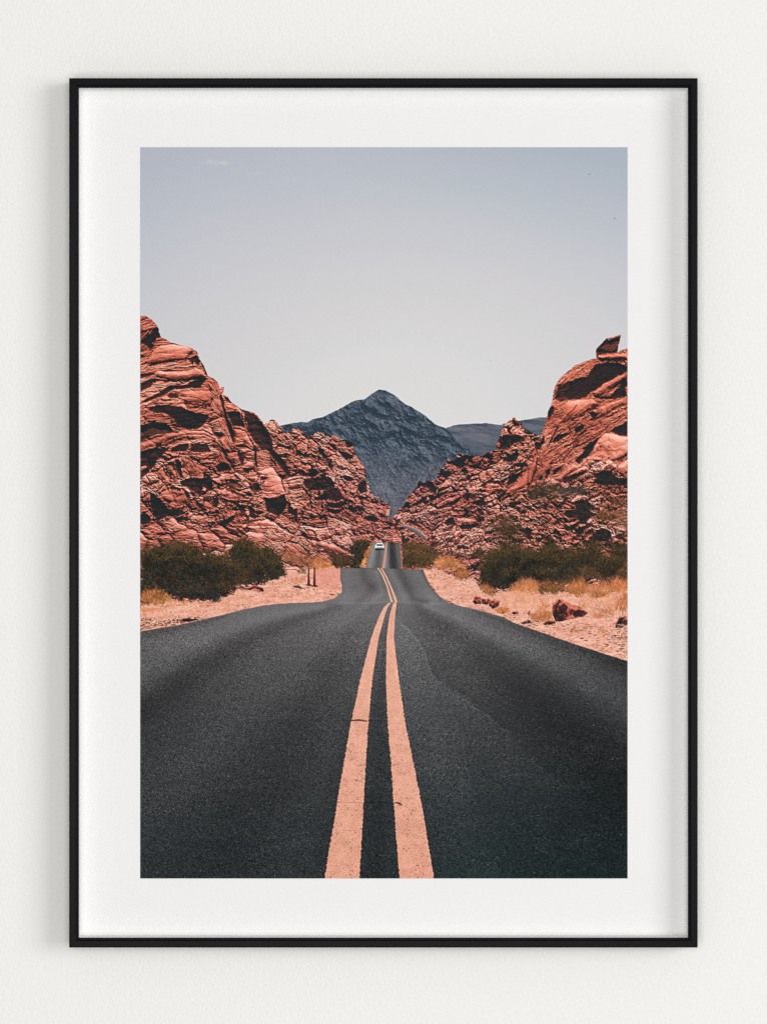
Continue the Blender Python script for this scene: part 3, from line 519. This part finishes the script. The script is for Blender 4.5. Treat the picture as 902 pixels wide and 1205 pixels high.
    for s in ('300,565 350,545 390,552 370,570 320,575', '140,552 190,540 225,548 200,560 150,560', '800,590 830,520 888,510 888,570 840,600', '70,485 110,475 120,495 80,500'): stone(s, R3, d0=.4)
    r = np.random.RandomState(91)
    for s, tile, n in (('0,420 200,520 420,560 640,560 888,640 888,820 700,770 300,640 0,520', R3, 300), ('760,560 888,560 888,780 740,720', R3, 170), ('380,560 620,540 888,600 888,700 600,640', R3, 120), ('330,600 520,640 640,700 902,760 902,830 640,740 500,690', R4, 70), ('28,690 300,690 420,700 300,745 28,790', E, 60), ('180,640 540,640 560,700 400,760 0,780 0,700', D, 60)):
        p = pts(s, tile); lo, hi = p.min(0), p.max(0); k = 0
        for _ in range(n*3):
            c = lo+r.rand(2)*(hi-lo); ins = False
            for i in range(len(p)):
                a, b = p[i], p[(i+1) % len(p)]
                if (a[1] > c[1]) != (b[1] > c[1]) and c[0] < (b[0]-a[0])*(c[1]-a[1])/(b[1]-a[1])+a[0]: ins = not ins
            if not ins: continue
            k += 1
            w = (.5+r.rand()**3*2.2)*(1.0 if tile == R3 else .7); h = w*(.4+.3*r.rand())
            sl = box(np.array([c-w*1.5, c+w*1.5], f32), 0)
            if X[sl].size == 0: continue
            e = np.hypot((X[sl]-c[0])/w, (Y[sl]-c[1])/h)
            top = (Y[sl]-c[1])/h < .0
            col = np.where(top[..., None], C(236, 172, 150), C(92, 58, 54))
            img[sl] += (col-img[sl])*(ss(1.15, .7, e)*(.85 if r.rand() < .7 else .5))[..., None]
            if k >= n: break
    # ================================================================= asphalt
    near = np.concatenate([pts('165,743 176.6,741 210,735.6 243,728 268,722 290,716.4 310,712.6 327,710.5 343,709.7 365,709 380,707.8 393,704 402,697 402,688 399.8,681.5 400.6,675 399.8,668.6 440,668.2 472,669.6 498,670.4 500,676.5 503.5,684 508,693 516.6,701.5 530,710.6 541.6,713.2 558,716.4 575,721.4 590,725.8 606.4,733.5 626.4,740.6 650,748.6 673,757 706.4,768 738.5,778 742,1040 160,1040')])
    far_r = pts('439,638.2 470.3,638.6 472.4,671 429.5,671 431.5,662 435,651')
    # far stretch
    sl, m = mask(far_r, .45, .15)
    uu = (X[sl]-(452+(Y[sl]-638)*-.05))/(15+(Y[sl]-638)*.2)
    vcol = 112+22*np.sin(uu*7.0+.6)-34*ss(.1, .5, uu)+20*(fbm(X[sl]/.9, Y[sl]/6, 901, 2)-.5)-14*ss(642, 638, Y[sl])
    img[sl] += ((vcol[..., None]*C(1, .97, .98))-img[sl])*m[..., None]
    line((222,150,122), '409,68 402,160 383,290', RD, [9, 13, 19], .4, .95)
    line((196,128,106), '531,80 545,180 548,290', RD, [6, 8, 10], .5, .8)
    # near sheet
    sl, m = mask(near, .5, .35)
    x, y = X[sl], Y[sl]
    dep = np.clip((y-690)/344, 0.004, 1)                       # 0 far .. 1 near
    b = ramp(y+0*x, [(668, (106,104,105)), (690, (104,101,103)), (704, (116,113,114)), (712, (106,104,106)), (735, (92,90,91)), (780, (72,71,73)), (850, (56,57,59)), (940, (46,49,51)), (1034, (39,44,46))])
    b += ss(460, 740, x)[..., None]*ss(700, 800, y)[..., None]*C(-10, -9, -9)
    b += (ss(880, 1034, y)*ss(440, 560, x))[..., None]*C(-6, 0, 0)
    def band(s, wd, amt, tile=None, tint=(1, 1, 1), hard=0):
        nonlocal b
        p = pts(s, tile); n_ = len(p); w_ = np.asarray(wd, f32); d = np.full(x.shape, 1e9, f32)
        for i in range(n_-1):
            a, c = p[i], p[i+1]; e = c-a; l = max(float(e@e), 1e-9); tt = np.clip(((x-a[0])*e[0]+(y-a[1])*e[1])/l, 0, 1)
            d = np.minimum(d, np.hypot(x-a[0]-tt*e[0], y-a[1]-tt*e[1])/(w_[i]+(w_[i+1]-w_[i])*tt))
        b = b+(np.exp(-d*d)*amt*.66)[..., None]*C(*tint)
    # left lane: dark rim, light strip, dark wheel track, light middle, dark track
    band('150,752 176,745 210,739 243,731 268,725', [8, 6, 4, 2.5, 1.2], -24)
    band('165,790 210,765 262,742 320,725 380,714', [26, 19, 11, 6, 4], 22)
    band('165,835 230,790 290,755 350,728 400,714', [22, 20, 13, 7, 3], -22)
    band('165,960 260,860 340,780 400,730 430,713', [40, 34, 22, 9, 4], 10)
    band('250,1034 330,880 390,780 425,728 440,712', [36, 26, 14, 6, 3], -5)
    band('340,1034 380,900 415,790 436,735', [26, 18, 10, 4], 5)
    band('440,1034 446,900 449,800 456,730', [12, 10, 6, 2.5], -8)
    # right lane
    band('750,788 738,782 690,766 640,750 590,730 556,719', [12, 11, 8, 6, 3.5, 1.5], -24)
    band('738,835 690,800 640,775 590,752 540,728 500,713', [24, 19, 14, 9, 6, 3], 22)
    band('738,930 680,870 620,815 570,770 520,733 488,712', [60, 46, 32, 20, 10, 4], -16)
    band('560,1034 530,930 505,850 485,780 474,730', [46, 36, 24, 13, 5], 8)
    # second stretch
    band('300,470 250,520 160,590', [50/7.5, 40/7.5, 30/7.5], -16, RD, (.95, 1, .98)); band('200,300 220,380 270,450', [5, 5.5, 5], -22, RD, (.95, 1.02, 1))
    band('320,330 350,430 370,520 300,570', [3, 3, 3, 3], 14, RD); band('60,320 60,420 60,540', [6, 7, 6], 8, RD)
    band('520,310 570,390 600,470 650,560 760,590', [5.5, 6, 6, 5, 3], -30, RD); band('440,310 520,440 580,540', [3, 4, 4], 16, RD)
    band('680,320 740,420 840,560', [4, 6, 6], 8, RD); band('720,310 780,420 890,570', [2, 2, 2], -22, RD)
    band('0,600 200,600 440,590 520,585 700,600 902,610', [2.6, 2.0, 1.6, 1.6, 2, 2.4], 16, RD)
    band('0,292 300,292 700,300', [1.1, 1.1, 1.1], -10, RD)
    band('0,800 200,740 400,680', [8, 6, 4], 8, RD); band('700,690 800,760 902,840', [7, 9, 12], -14, RD)
    # worn boundary on the right lane: paler, gravelly inside
    edge = pts('60,60 120,120 150,150 185,200 210,280 290,345 400,420 470,480 540,560 640,650 760,760 880,900 880,1003 200,1003 110,450 70,150', NR)
    _, dd = sdf(edge, 400, 0); e2 = np.zeros((H, W), f32)+9; e2[_] = dd; dd = e2[sl]
    pat0 = ss(.38, .6, fbm(x/12, y/10, 941, 3)); dd = dd+5*(fbm(x/16, y/12, 943, 3)-.5)*ss(700, 800, y)
    pl = ss(1.6, -1.6, dd+4*n1[sl])*ss(1010, 780, y); b = b+pl[..., None]*C(8, 9, 9)
    b = b-(np.exp(-((dd+3*n1[sl])/1.0)**2)*ss(960, 820, y)*ss(715, 730, y)*9*pat0)[..., None]
    b = b+(np.exp(-((dd+1.8+3*n1[sl])/1.1)**2)*ss(960, 820, y)*ss(715, 735, y)*13*pat0)[..., None]
    # aggregate: grain that grows towards the viewer, bright flecks
    r = np.random.RandomState(77); wn = r.randn(H, W).astype(f32)[sl]
    sgrain = .9+1.5*dep
    def two(sx, sy, k, seed): return lerp(vn(x/sx*1.07+y/sy*.13, y/sy-x/sx*.09, seed), vn(x/(sx*k)*.96-y/(sy*k)*.21, y/(sy*k)+x/(sx*k)*.17, seed+40), ss(.05, .75, dep))-.5
    g1 = two(.62, .5, 1.35, 911); g2 = two(1.3, .9, 1.7, 912)
    g3 = an(x, y, 0, 3.2, 1.6, 913, 3)-.5
    pat = .6+.8*fbm(x/30, y/14, 917, 3)
    gr = (wn*15+g1*58*(.45+.75*ss(700, 780, y))+g2*14+g3*5)*(.35+.65*ss(690, 760, y))*pat
    b = b+gr[..., None]*C(1, 1, 1)*(.55+.45*ss(40, 80, b.mean(-1)))[..., None]
    flk = (vn(x/.95+y*.11, y/.85-x*.13, 921) > .95)*ss(760, 860, y)*(.35+.65*(r.rand(H, W).astype(f32)[sl] > .3)); b = b+flk[..., None]*C(58, 54, 50)
    dkf = (vn(x/1.3+40, y/1.1, 923) < .06)*ss(740, 850, y); b = b-dkf[..., None]*14
    # hairline cracks across
    for yy, x0, x1 in ((848, 385, 480), (790, 340, 470), (944, 395, 470)):
        b = b-(np.exp(-((y-yy-1.2*n2[sl]*2)/.5)**2)*ss(x0-30, x0+20, x)*ss(x1+20, x1-20, x)*12)[..., None]
    img[sl] += (b-img[sl])*m[..., None]
    # dirt edge: crumbling shoulder line
    # ---- painted lines
    pr = pts
    def stripe(s, s2, tile=None):
        a = np.concatenate([pts(s, tile), pts(s2, tile)[::-1]]); sl, d = sdf(a, 3, .12)
        x, y = X[sl], Y[sl]; wear = ss(.3, -.5, d+2.6*(fbm(x/1.7, y/1.4, 931, 3)-.5)*ss(720, 860, y))
        nz = vn(x/.8+y*.23, y/.75-x*.19, 933)-.5
        c = C(225, 165, 142)+((y-870)/330*-8)[..., None]*C(.6, 1.2, 1.3)+(nz*30+20*(fbm(x/9, y/9, 935, 3)-.5))[..., None]*C(1, 1, 1)
        c = c+ss(740, 690, y)[..., None]*C(-6, 2, 0)
        pit = ss(.64, .80, fbm(x/1.3, y/.95, 937, 2))*ss(800, 930, y)*ss(.36, .6, fbm(x/10, y/10, 939, 3)); c = c-pit[..., None]*C(105, 78, 66)
        img[sl] += (c-img[sl])*wear[..., None]
    stripe('457,709.4 451.2,715 447.2,723 442.6,733.8 436.8,750 423.7,799.8 413.4,848 404.6,896 396.8,944.4 389,990 381.5,1036',
           '460,709.4 455.8,715 453,723 450,733.8 445.6,750 438,799.8 433.4,848 430.3,896 427.7,944.4 425.4,990 422.5,1036')
    stripe('463.2,709 461.6,712.5 458.5,723 456.4,736.4 454.7,750 454,799.8 456,849.7 460,899.5 463.3,949.4 467.3,999.3 470,1036',
           '466.5,709 466.2,712.5 464.9,723 464,736.4 463.3,750 469.3,799.8 476.6,849.7 486.6,899.5 496.5,949.4 504.8,999.3 510.5,1036')
    stripe('443.6,668.2 448.9,676.6 453.5,687.2 456.2,696.5 459.6,708.5', '445.6,668.2 450.9,676.6 455.6,687.2 458.6,696.5 462.6,708.7')
    stripe('447.6,668.4 453.4,679.2 458.1,689.9 462.4,701.8 464.6,708.8', '449.4,668.4 455.6,679.2 460.4,689.9 465.4,701.8 467.6,708.8')
    line((96,66,62), '760,445 790,443 815,447', NL, [5, 7, 5], .35, .9)
    line((70,60,58), '640,443 700,445 760,446 830,447 880,446', NL, [2, 2, 2, 2, 2], .4, .5)
    line((170,112,98), '715,733 760,735 806,737', NL, [3, 3, 3], .4, .6); line((60,44,40), '75,735 90,738 97,745', NR, [4, 7, 4], .4, .9)
    # ================================================================= car, posts
    area((40,42,46), '311,112 388,112 390,135 378,128 340,133 312,134', RD, .35)
    area((222,226,230), '309,92 320,78 326,67 374,67 381,78 389,92 389,112 309,112', RD, .4)
    area((38,46,56), '322,83 327,78 373,78 379,84 376,94 325,94', RD, .35)
    area((150,156,164), '322,104 377,104 377,110 322,110', RD, .35)
    area((50,54,60), '313,118 330,114 368,114 386,118 384,122 314,122', RD, .3)
    for cx, top in ((363.2, 667.5), (370.0, 667.6)):
        by = 688.6 if cx < 366 else 689.6
        a = np.array([[cx-.9, top], [cx+.9, top], [cx+1.0, top+8], [cx+1.8, by-.8], [cx-1.8, by-.8], [cx-1.0, top+8]], f32)
        sl, d = sdf(a, 3, 0); c = np.where(((Y[sl]-top) % 7 < 2.0)[..., None] & (Y[sl] < top+9)[..., None], C(66, 40, 42), C(104, 42, 48))+((X[sl]-cx)*10)[..., None]
        img[sl] += (c-img[sl])*ss(.4, -.4, d)[..., None]
        a = np.array([[cx-3.6, by-.6], [cx+3.0, by-1], [cx+4.4, by+.4], [cx+1, by+1.2], [cx-3, by+.6]], f32)
        sl, d = sdf(a, 3, 0); img[sl] += (C(44, 38, 40)-img[sl])*ss(.4, -.4, d)[..., None]
    # ================================================================= print finish: crispening, tone, grain
    img = img+.62*(img-blur(img, 1))+.12*(img-blur(img, 3))
    img += (rng.randn(H, W, 1)*1.6).astype(f32)
    return np.clip(img, 20, 252)

INK_RES = 1.9
WORLD = 0.30
KEY_E, KEY_W, KEY_H, KEY_P = 232.0, 3.4, 3.0, (5.1, -4.75, 2.2)
FILL_E, FILL_W, FILL_P = 67.0, 1.6, (-0.1, -3.4, 1.35)
DENOISE = False
# ---------------------------------------------------------------- the place
scene = bpy.context.scene
col = scene.collection
U = 0.5/740.0                       # one plan unit (the frame is 740 of them, 0.5 m, wide)
ZC = 1.50                           # height of the picture's middle above the floor, metres
FRONT = 0.0255                      # front of the moulding, out from the wall
SHEET = 0.0060                      # face of the poster sheet, out from the wall
CAM = 2.70                          # camera distance from the wall
CX, CY = 451.0, 602.5
def wx(px, d=FRONT): return (px-CX)*U*(CAM-d)/(CAM-FRONT)
def wz(py, d=FRONT): return ZC+(CY-py)*U*(CAM-d)/(CAM-FRONT)

def material(name, color, rough=.5, spec=.3):
    m = bpy.data.materials.new(name); m.use_nodes = True
    p = m.node_tree.nodes['Principled BSDF']
    p.inputs['Base Color'].default_value = (*color, 1); p.inputs['Roughness'].default_value = rough
    p.inputs['Specular IOR Level'].default_value = spec
    return m, m.node_tree, p
def speckle(nt, p, color, scales, amount, bump=None, bscale=300., bdist=.0004, bdetail=4.):
    tc = nt.nodes.new('ShaderNodeTexCoord'); prev = None
    for sc_, am in zip(scales, amount):
        nz = nt.nodes.new('ShaderNodeTexNoise'); nz.inputs['Scale'].default_value = sc_; nz.inputs['Detail'].default_value = 5
        nt.links.new(tc.outputs['Object'], nz.inputs['Vector'])
        mr = nt.nodes.new('ShaderNodeMapRange'); mr.inputs['From Min'].default_value = .3; mr.inputs['From Max'].default_value = .7
        mr.inputs['To Min'].default_value = 1-am; mr.inputs['To Max'].default_value = 1+am
        nt.links.new(nz.outputs['Fac'], mr.inputs['Value'])
        mul = nt.nodes.new('ShaderNodeVectorMath'); mul.operation = 'SCALE'
        if prev is None: mul.inputs[0].default_value = color
        else: nt.links.new(prev, mul.inputs[0])
        nt.links.new(mr.outputs['Result'], mul.inputs['Scale']); prev = mul.outputs['Vector']
    nt.links.new(prev, p.inputs['Base Color'])
    if bump:
        nz = nt.nodes.new('ShaderNodeTexNoise'); nz.inputs['Scale'].default_value = bscale; nz.inputs['Detail'].default_value = bdetail; nz.inputs['Roughness'].default_value = .55
        nt.links.new(tc.outputs['Object'], nz.inputs['Vector'])
        bp = nt.nodes.new('ShaderNodeBump'); bp.inputs['Strength'].default_value = bump; bp.inputs['Distance'].default_value = bdist
        nt.links.new(nz.outputs['Fac'], bp.inputs['Height']); nt.links.new(bp.outputs['Normal'], p.inputs['Normal'])

WALLC = (.795, .790, .775)
m_wall, nt, p = material('white_wall_paint', WALLC, .85, .15); speckle(nt, p, WALLC, (2.2, 330., 1100.), (.006, .018, .022), .75, 430., .0008, 6.)
BLK = (.0035, .0035, .0048)
m_frame, nt, p = material('black_satin_lacquer', BLK, .36, .05); speckle(nt, p, BLK, (60., 900.), (.15, .12), .05, 1500., .0001)
SHC = (.758, .757, .754)
m_sheet, nt, p = material('white_poster_paper', SHC, .8, .1); speckle(nt, p, SHC, (30., 1400.), (.004, .006), .12, 1800., .0001)
SPC = (.84, .835, .82)
m_spacer, nt, p = material('white_card_spacer', SPC, .7, .2); speckle(nt, p, SPC, (200.,), (.01,))
m_back, nt, p = material('brown_backing_board', (.16, .11, .07), .9, .1); speckle(nt, p, (.16, .11, .07), (80., 600.), (.1, .1))
m_ink = bpy.data.materials.new('matte_photo_ink'); m_ink.use_nodes = True
nt = m_ink.node_tree; p = nt.nodes['Principled BSDF']; p.inputs['Roughness'].default_value = .9; p.inputs['Specular IOR Level'].default_value = 0.0
at = nt.nodes.new('ShaderNodeAttribute'); at.attribute_name = 'ink'; nt.links.new(at.outputs['Color'], p.inputs['Base Color'])

def mesh_object(name, verts, faces, mat, parent=None):
    me = bpy.data.meshes.new(name); me.from_pydata(verts, [], faces)
    bm = bmesh.new(); bm.from_mesh(me); bmesh.ops.recalc_face_normals(bm, faces=bm.faces); bm.to_mesh(me); bm.free()
    me.materials.append(mat); o = bpy.data.objects.new(name, me); col.objects.link(o)
    if parent is not None: o.parent = parent; o.matrix_parent_inverse = parent.matrix_world.inverted()
    return o
def slab(name, x0, x1, y0, y1, z0, z1, mat, parent=None):
    v = [(x, y, z) for x in (x0, x1) for y in (y0, y1) for z in (z0, z1)]
    f = [(0, 1, 3, 2), (4, 6, 7, 5), (0, 4, 5, 1), (2, 3, 7, 6), (0, 2, 6, 4), (1, 5, 7, 3)]
    return mesh_object(name, v, f, mat, parent)

# the wall behind
wall = slab('wall', -2.2, 2.2, 0.0, 0.15, 0.0, 3.0, m_wall)
wall['kind'] = 'structure'; wall['label'] = 'plain white lightly textured plaster wall behind the framed print'; wall['category'] = 'wall'

# the framed print: an Empty at its lower edge on the wall
root = bpy.data.objects.new('framed_print', None); root.location = (0, 0, wz(1116)); root.empty_display_size = .1; col.objects.link(root)
root['label'] = 'slim black framed landscape photo of a desert road between red rocks, wide white border'
root['category'] = 'framed picture'
bpy.context.view_layer.update()

# moulding: four mitred rails of one profile (inset from the outer edge, distance from the wall)
OX0, OX1, OZ0, OZ1 = wx(81.2), wx(820.6), wz(1115.6), wz(91.4)
PW = 11.2*U
profile = [(0, .0012), (0, FRONT-.0012), (.0004, FRONT-.0004), (.0012, FRONT), (PW-.0022, FRONT), (PW-.0017, FRONT-.0003), (PW-.0014, FRONT-.0010), (PW-.0009, FRONT-.0010), (PW-.0003, FRONT-.0013), (PW, FRONT-.0019), (PW, FRONT-.0044), (PW-.0016, FRONT-.0044), (PW-.0016, .0012)]
cx_, cz_ = (OX0+OX1)/2, (OZ0+OZ1)/2
for side in range(4):
    vs = []
    for (i, d) in profile:
        x0, x1, z0, z1 = OX0+i, OX1-i, OZ0+i, OZ1-i
        ends = (((x0, z0), (x0, z1)), ((x0, z1), (x1, z1)), ((x1, z1), (x1, z0)), ((x1, z0), (x0, z0)))[side]
        g = .00004                                   # hairline mitre joint
        for k, (x, z) in enumerate(ends):
            if side % 2 == 0: z += (g if (z < cz_) else -g)
            else: x += (g if (x < cx_) else -g)
            vs.append((x, -d, z))
    n = len(profile); fs = [(2*a, 2*a+1, 2*((a+1) % n)+1, 2*((a+1) % n)) for a in range(n)]
    fs += [tuple(range(0, 2*n, 2)), tuple(range(1, 2*n, 2))]
    mesh_object('frame_rail', vs, fs, m_frame, root)

# white card spacers that hold the sheet back from the moulding
IX0, IX1, IZ0, IZ1 = OX0+PW-.0015, OX1-PW+.0015, OZ0+PW-.0015, OZ1-PW+.0015
TS = .0014; SF = FRONT-.0047
for x0, x1, z0, z1 in ((IX0, IX0+TS, IZ0, IZ1), (IX1-TS, IX1, IZ0, IZ1), (IX0+TS+.00002, IX1-TS-.00002, IZ1-TS, IZ1), (IX0+TS+.00002, IX1-TS-.00002, IZ0, IZ0+TS)):
    slab('spacer', x0, x1, -SF, -SHEET-.00005, z0, z1, m_spacer, root)
slab('backing_board', IX0, IX1, -.0030, -.0014, IZ0, IZ1, m_back, root)
sheet = slab('poster_sheet', IX0, IX1, -SHEET, -.0032, IZ0, IZ1, m_sheet, root)
sheet['label'] = 'white poster paper with a wide blank border round the printed photograph'

# the printed photograph: a fine grid of ink on the sheet
GAIN = 1.10                          # light that falls on the sheet, so that ink colours are reflectances
a = paint_print(INK_RES)/255.0
a = np.where(a <= .04045, a/12.92, ((a+.055)/1.055)**2.4)/GAIN
H, W = a.shape[:2]
INK_D = SHEET+.00025
gx = np.linspace(wx(PX0, INK_D), wx(PX1, INK_D), W); gz = np.linspace(wz(PY0, INK_D), wz(PY1, INK_D), H)
co = np.empty((H, W, 3), np.float32); co[..., 0] = gx[None, :]; co[..., 1] = -INK_D; co[..., 2] = gz[:, None]
me = bpy.data.meshes.new('printed_photograph')
nf = (H-1)*(W-1)
i0 = (np.arange(H-1)[:, None]*W+np.arange(W-1)[None, :]).ravel()
quads = np.stack([i0, i0+W, i0+W+1, i0+1], 1).astype(np.int32)
me.vertices.add(H*W); me.vertices.foreach_set('co', co.ravel())
me.loops.add(nf*4); me.loops.foreach_set('vertex_index', quads.ravel())
me.polygons.add(nf); me.polygons.foreach_set('loop_start', np.arange(nf, dtype=np.int32)*4)
me.update(calc_edges=True)
ca = me.color_attributes.new('ink', 'FLOAT_COLOR', 'POINT')
rgba = np.ones((H*W, 4), np.float32); rgba[:, :3] = np.clip(a.reshape(-1, 3), 0, .9); ca.data.foreach_set('color', rgba.ravel())
me.materials.append(m_ink)
pr = bpy.data.objects.new('printed_photograph', me); col.objects.link(pr)
pr.parent = sheet; pr.matrix_parent_inverse = sheet.matrix_world.inverted()
bpy.context.view_layer.update(); pr.matrix_parent_inverse = sheet.matrix_world.inverted()
pr['label'] = 'printed colour photograph of an empty two-lane road dipping between red cliffs towards a grey mountain'

# ---------------------------------------------------------------- light
w = bpy.data.worlds.new('World'); scene.world = w; w.use_nodes = True
bg = w.node_tree.nodes['Background']; bg.inputs['Color'].default_value = (1.0, .975, .955, 1); bg.inputs['Strength'].default_value = WORLD
from mathutils import Vector
def lamp(name, pos, w_, h_, watts, color):
    L = bpy.data.lights.new(name, 'AREA'); L.shape = 'RECTANGLE'; L.size = w_; L.size_y = h_; L.energy = watts; L.color = color
    lo = bpy.data.objects.new(name, L); col.objects.link(lo); lo.location = pos
    lo.rotation_euler = (Vector((0, 0, ZC))-Vector(pos)).to_track_quat('-Z', 'Y').to_euler()
lamp('window_light', KEY_P, KEY_W, KEY_H, KEY_E, (.98, 1.0, 1.0))
lamp('fill_light', FILL_P, FILL_W, FILL_W, FILL_E, (1.0, .985, .97))  # unseen frontal fill lamp, added to lift the shade around the frame

# ---------------------------------------------------------------- camera and render settings
cd = bpy.data.cameras.new('camera'); cam = bpy.data.objects.new('camera', cd); col.objects.link(cam)
cam.location = (0, -CAM, ZC); cam.rotation_euler = (math.radians(90), 0, 0)
cd.sensor_fit = 'HORIZONTAL'; cd.sensor_width = 36.0; cd.lens = 36.0*(CAM-FRONT)/(902*U); cd.clip_start = .05; cd.clip_end = 50
scene.camera = cam
vs = scene.view_settings; vs.view_transform = 'Standard'; vs.look = 'None'; vs.exposure = 0; vs.gamma = 1; vs.use_curve_mapping = False
scene.cycles.use_denoising = DENOISE
scene.cycles.max_bounces = 6
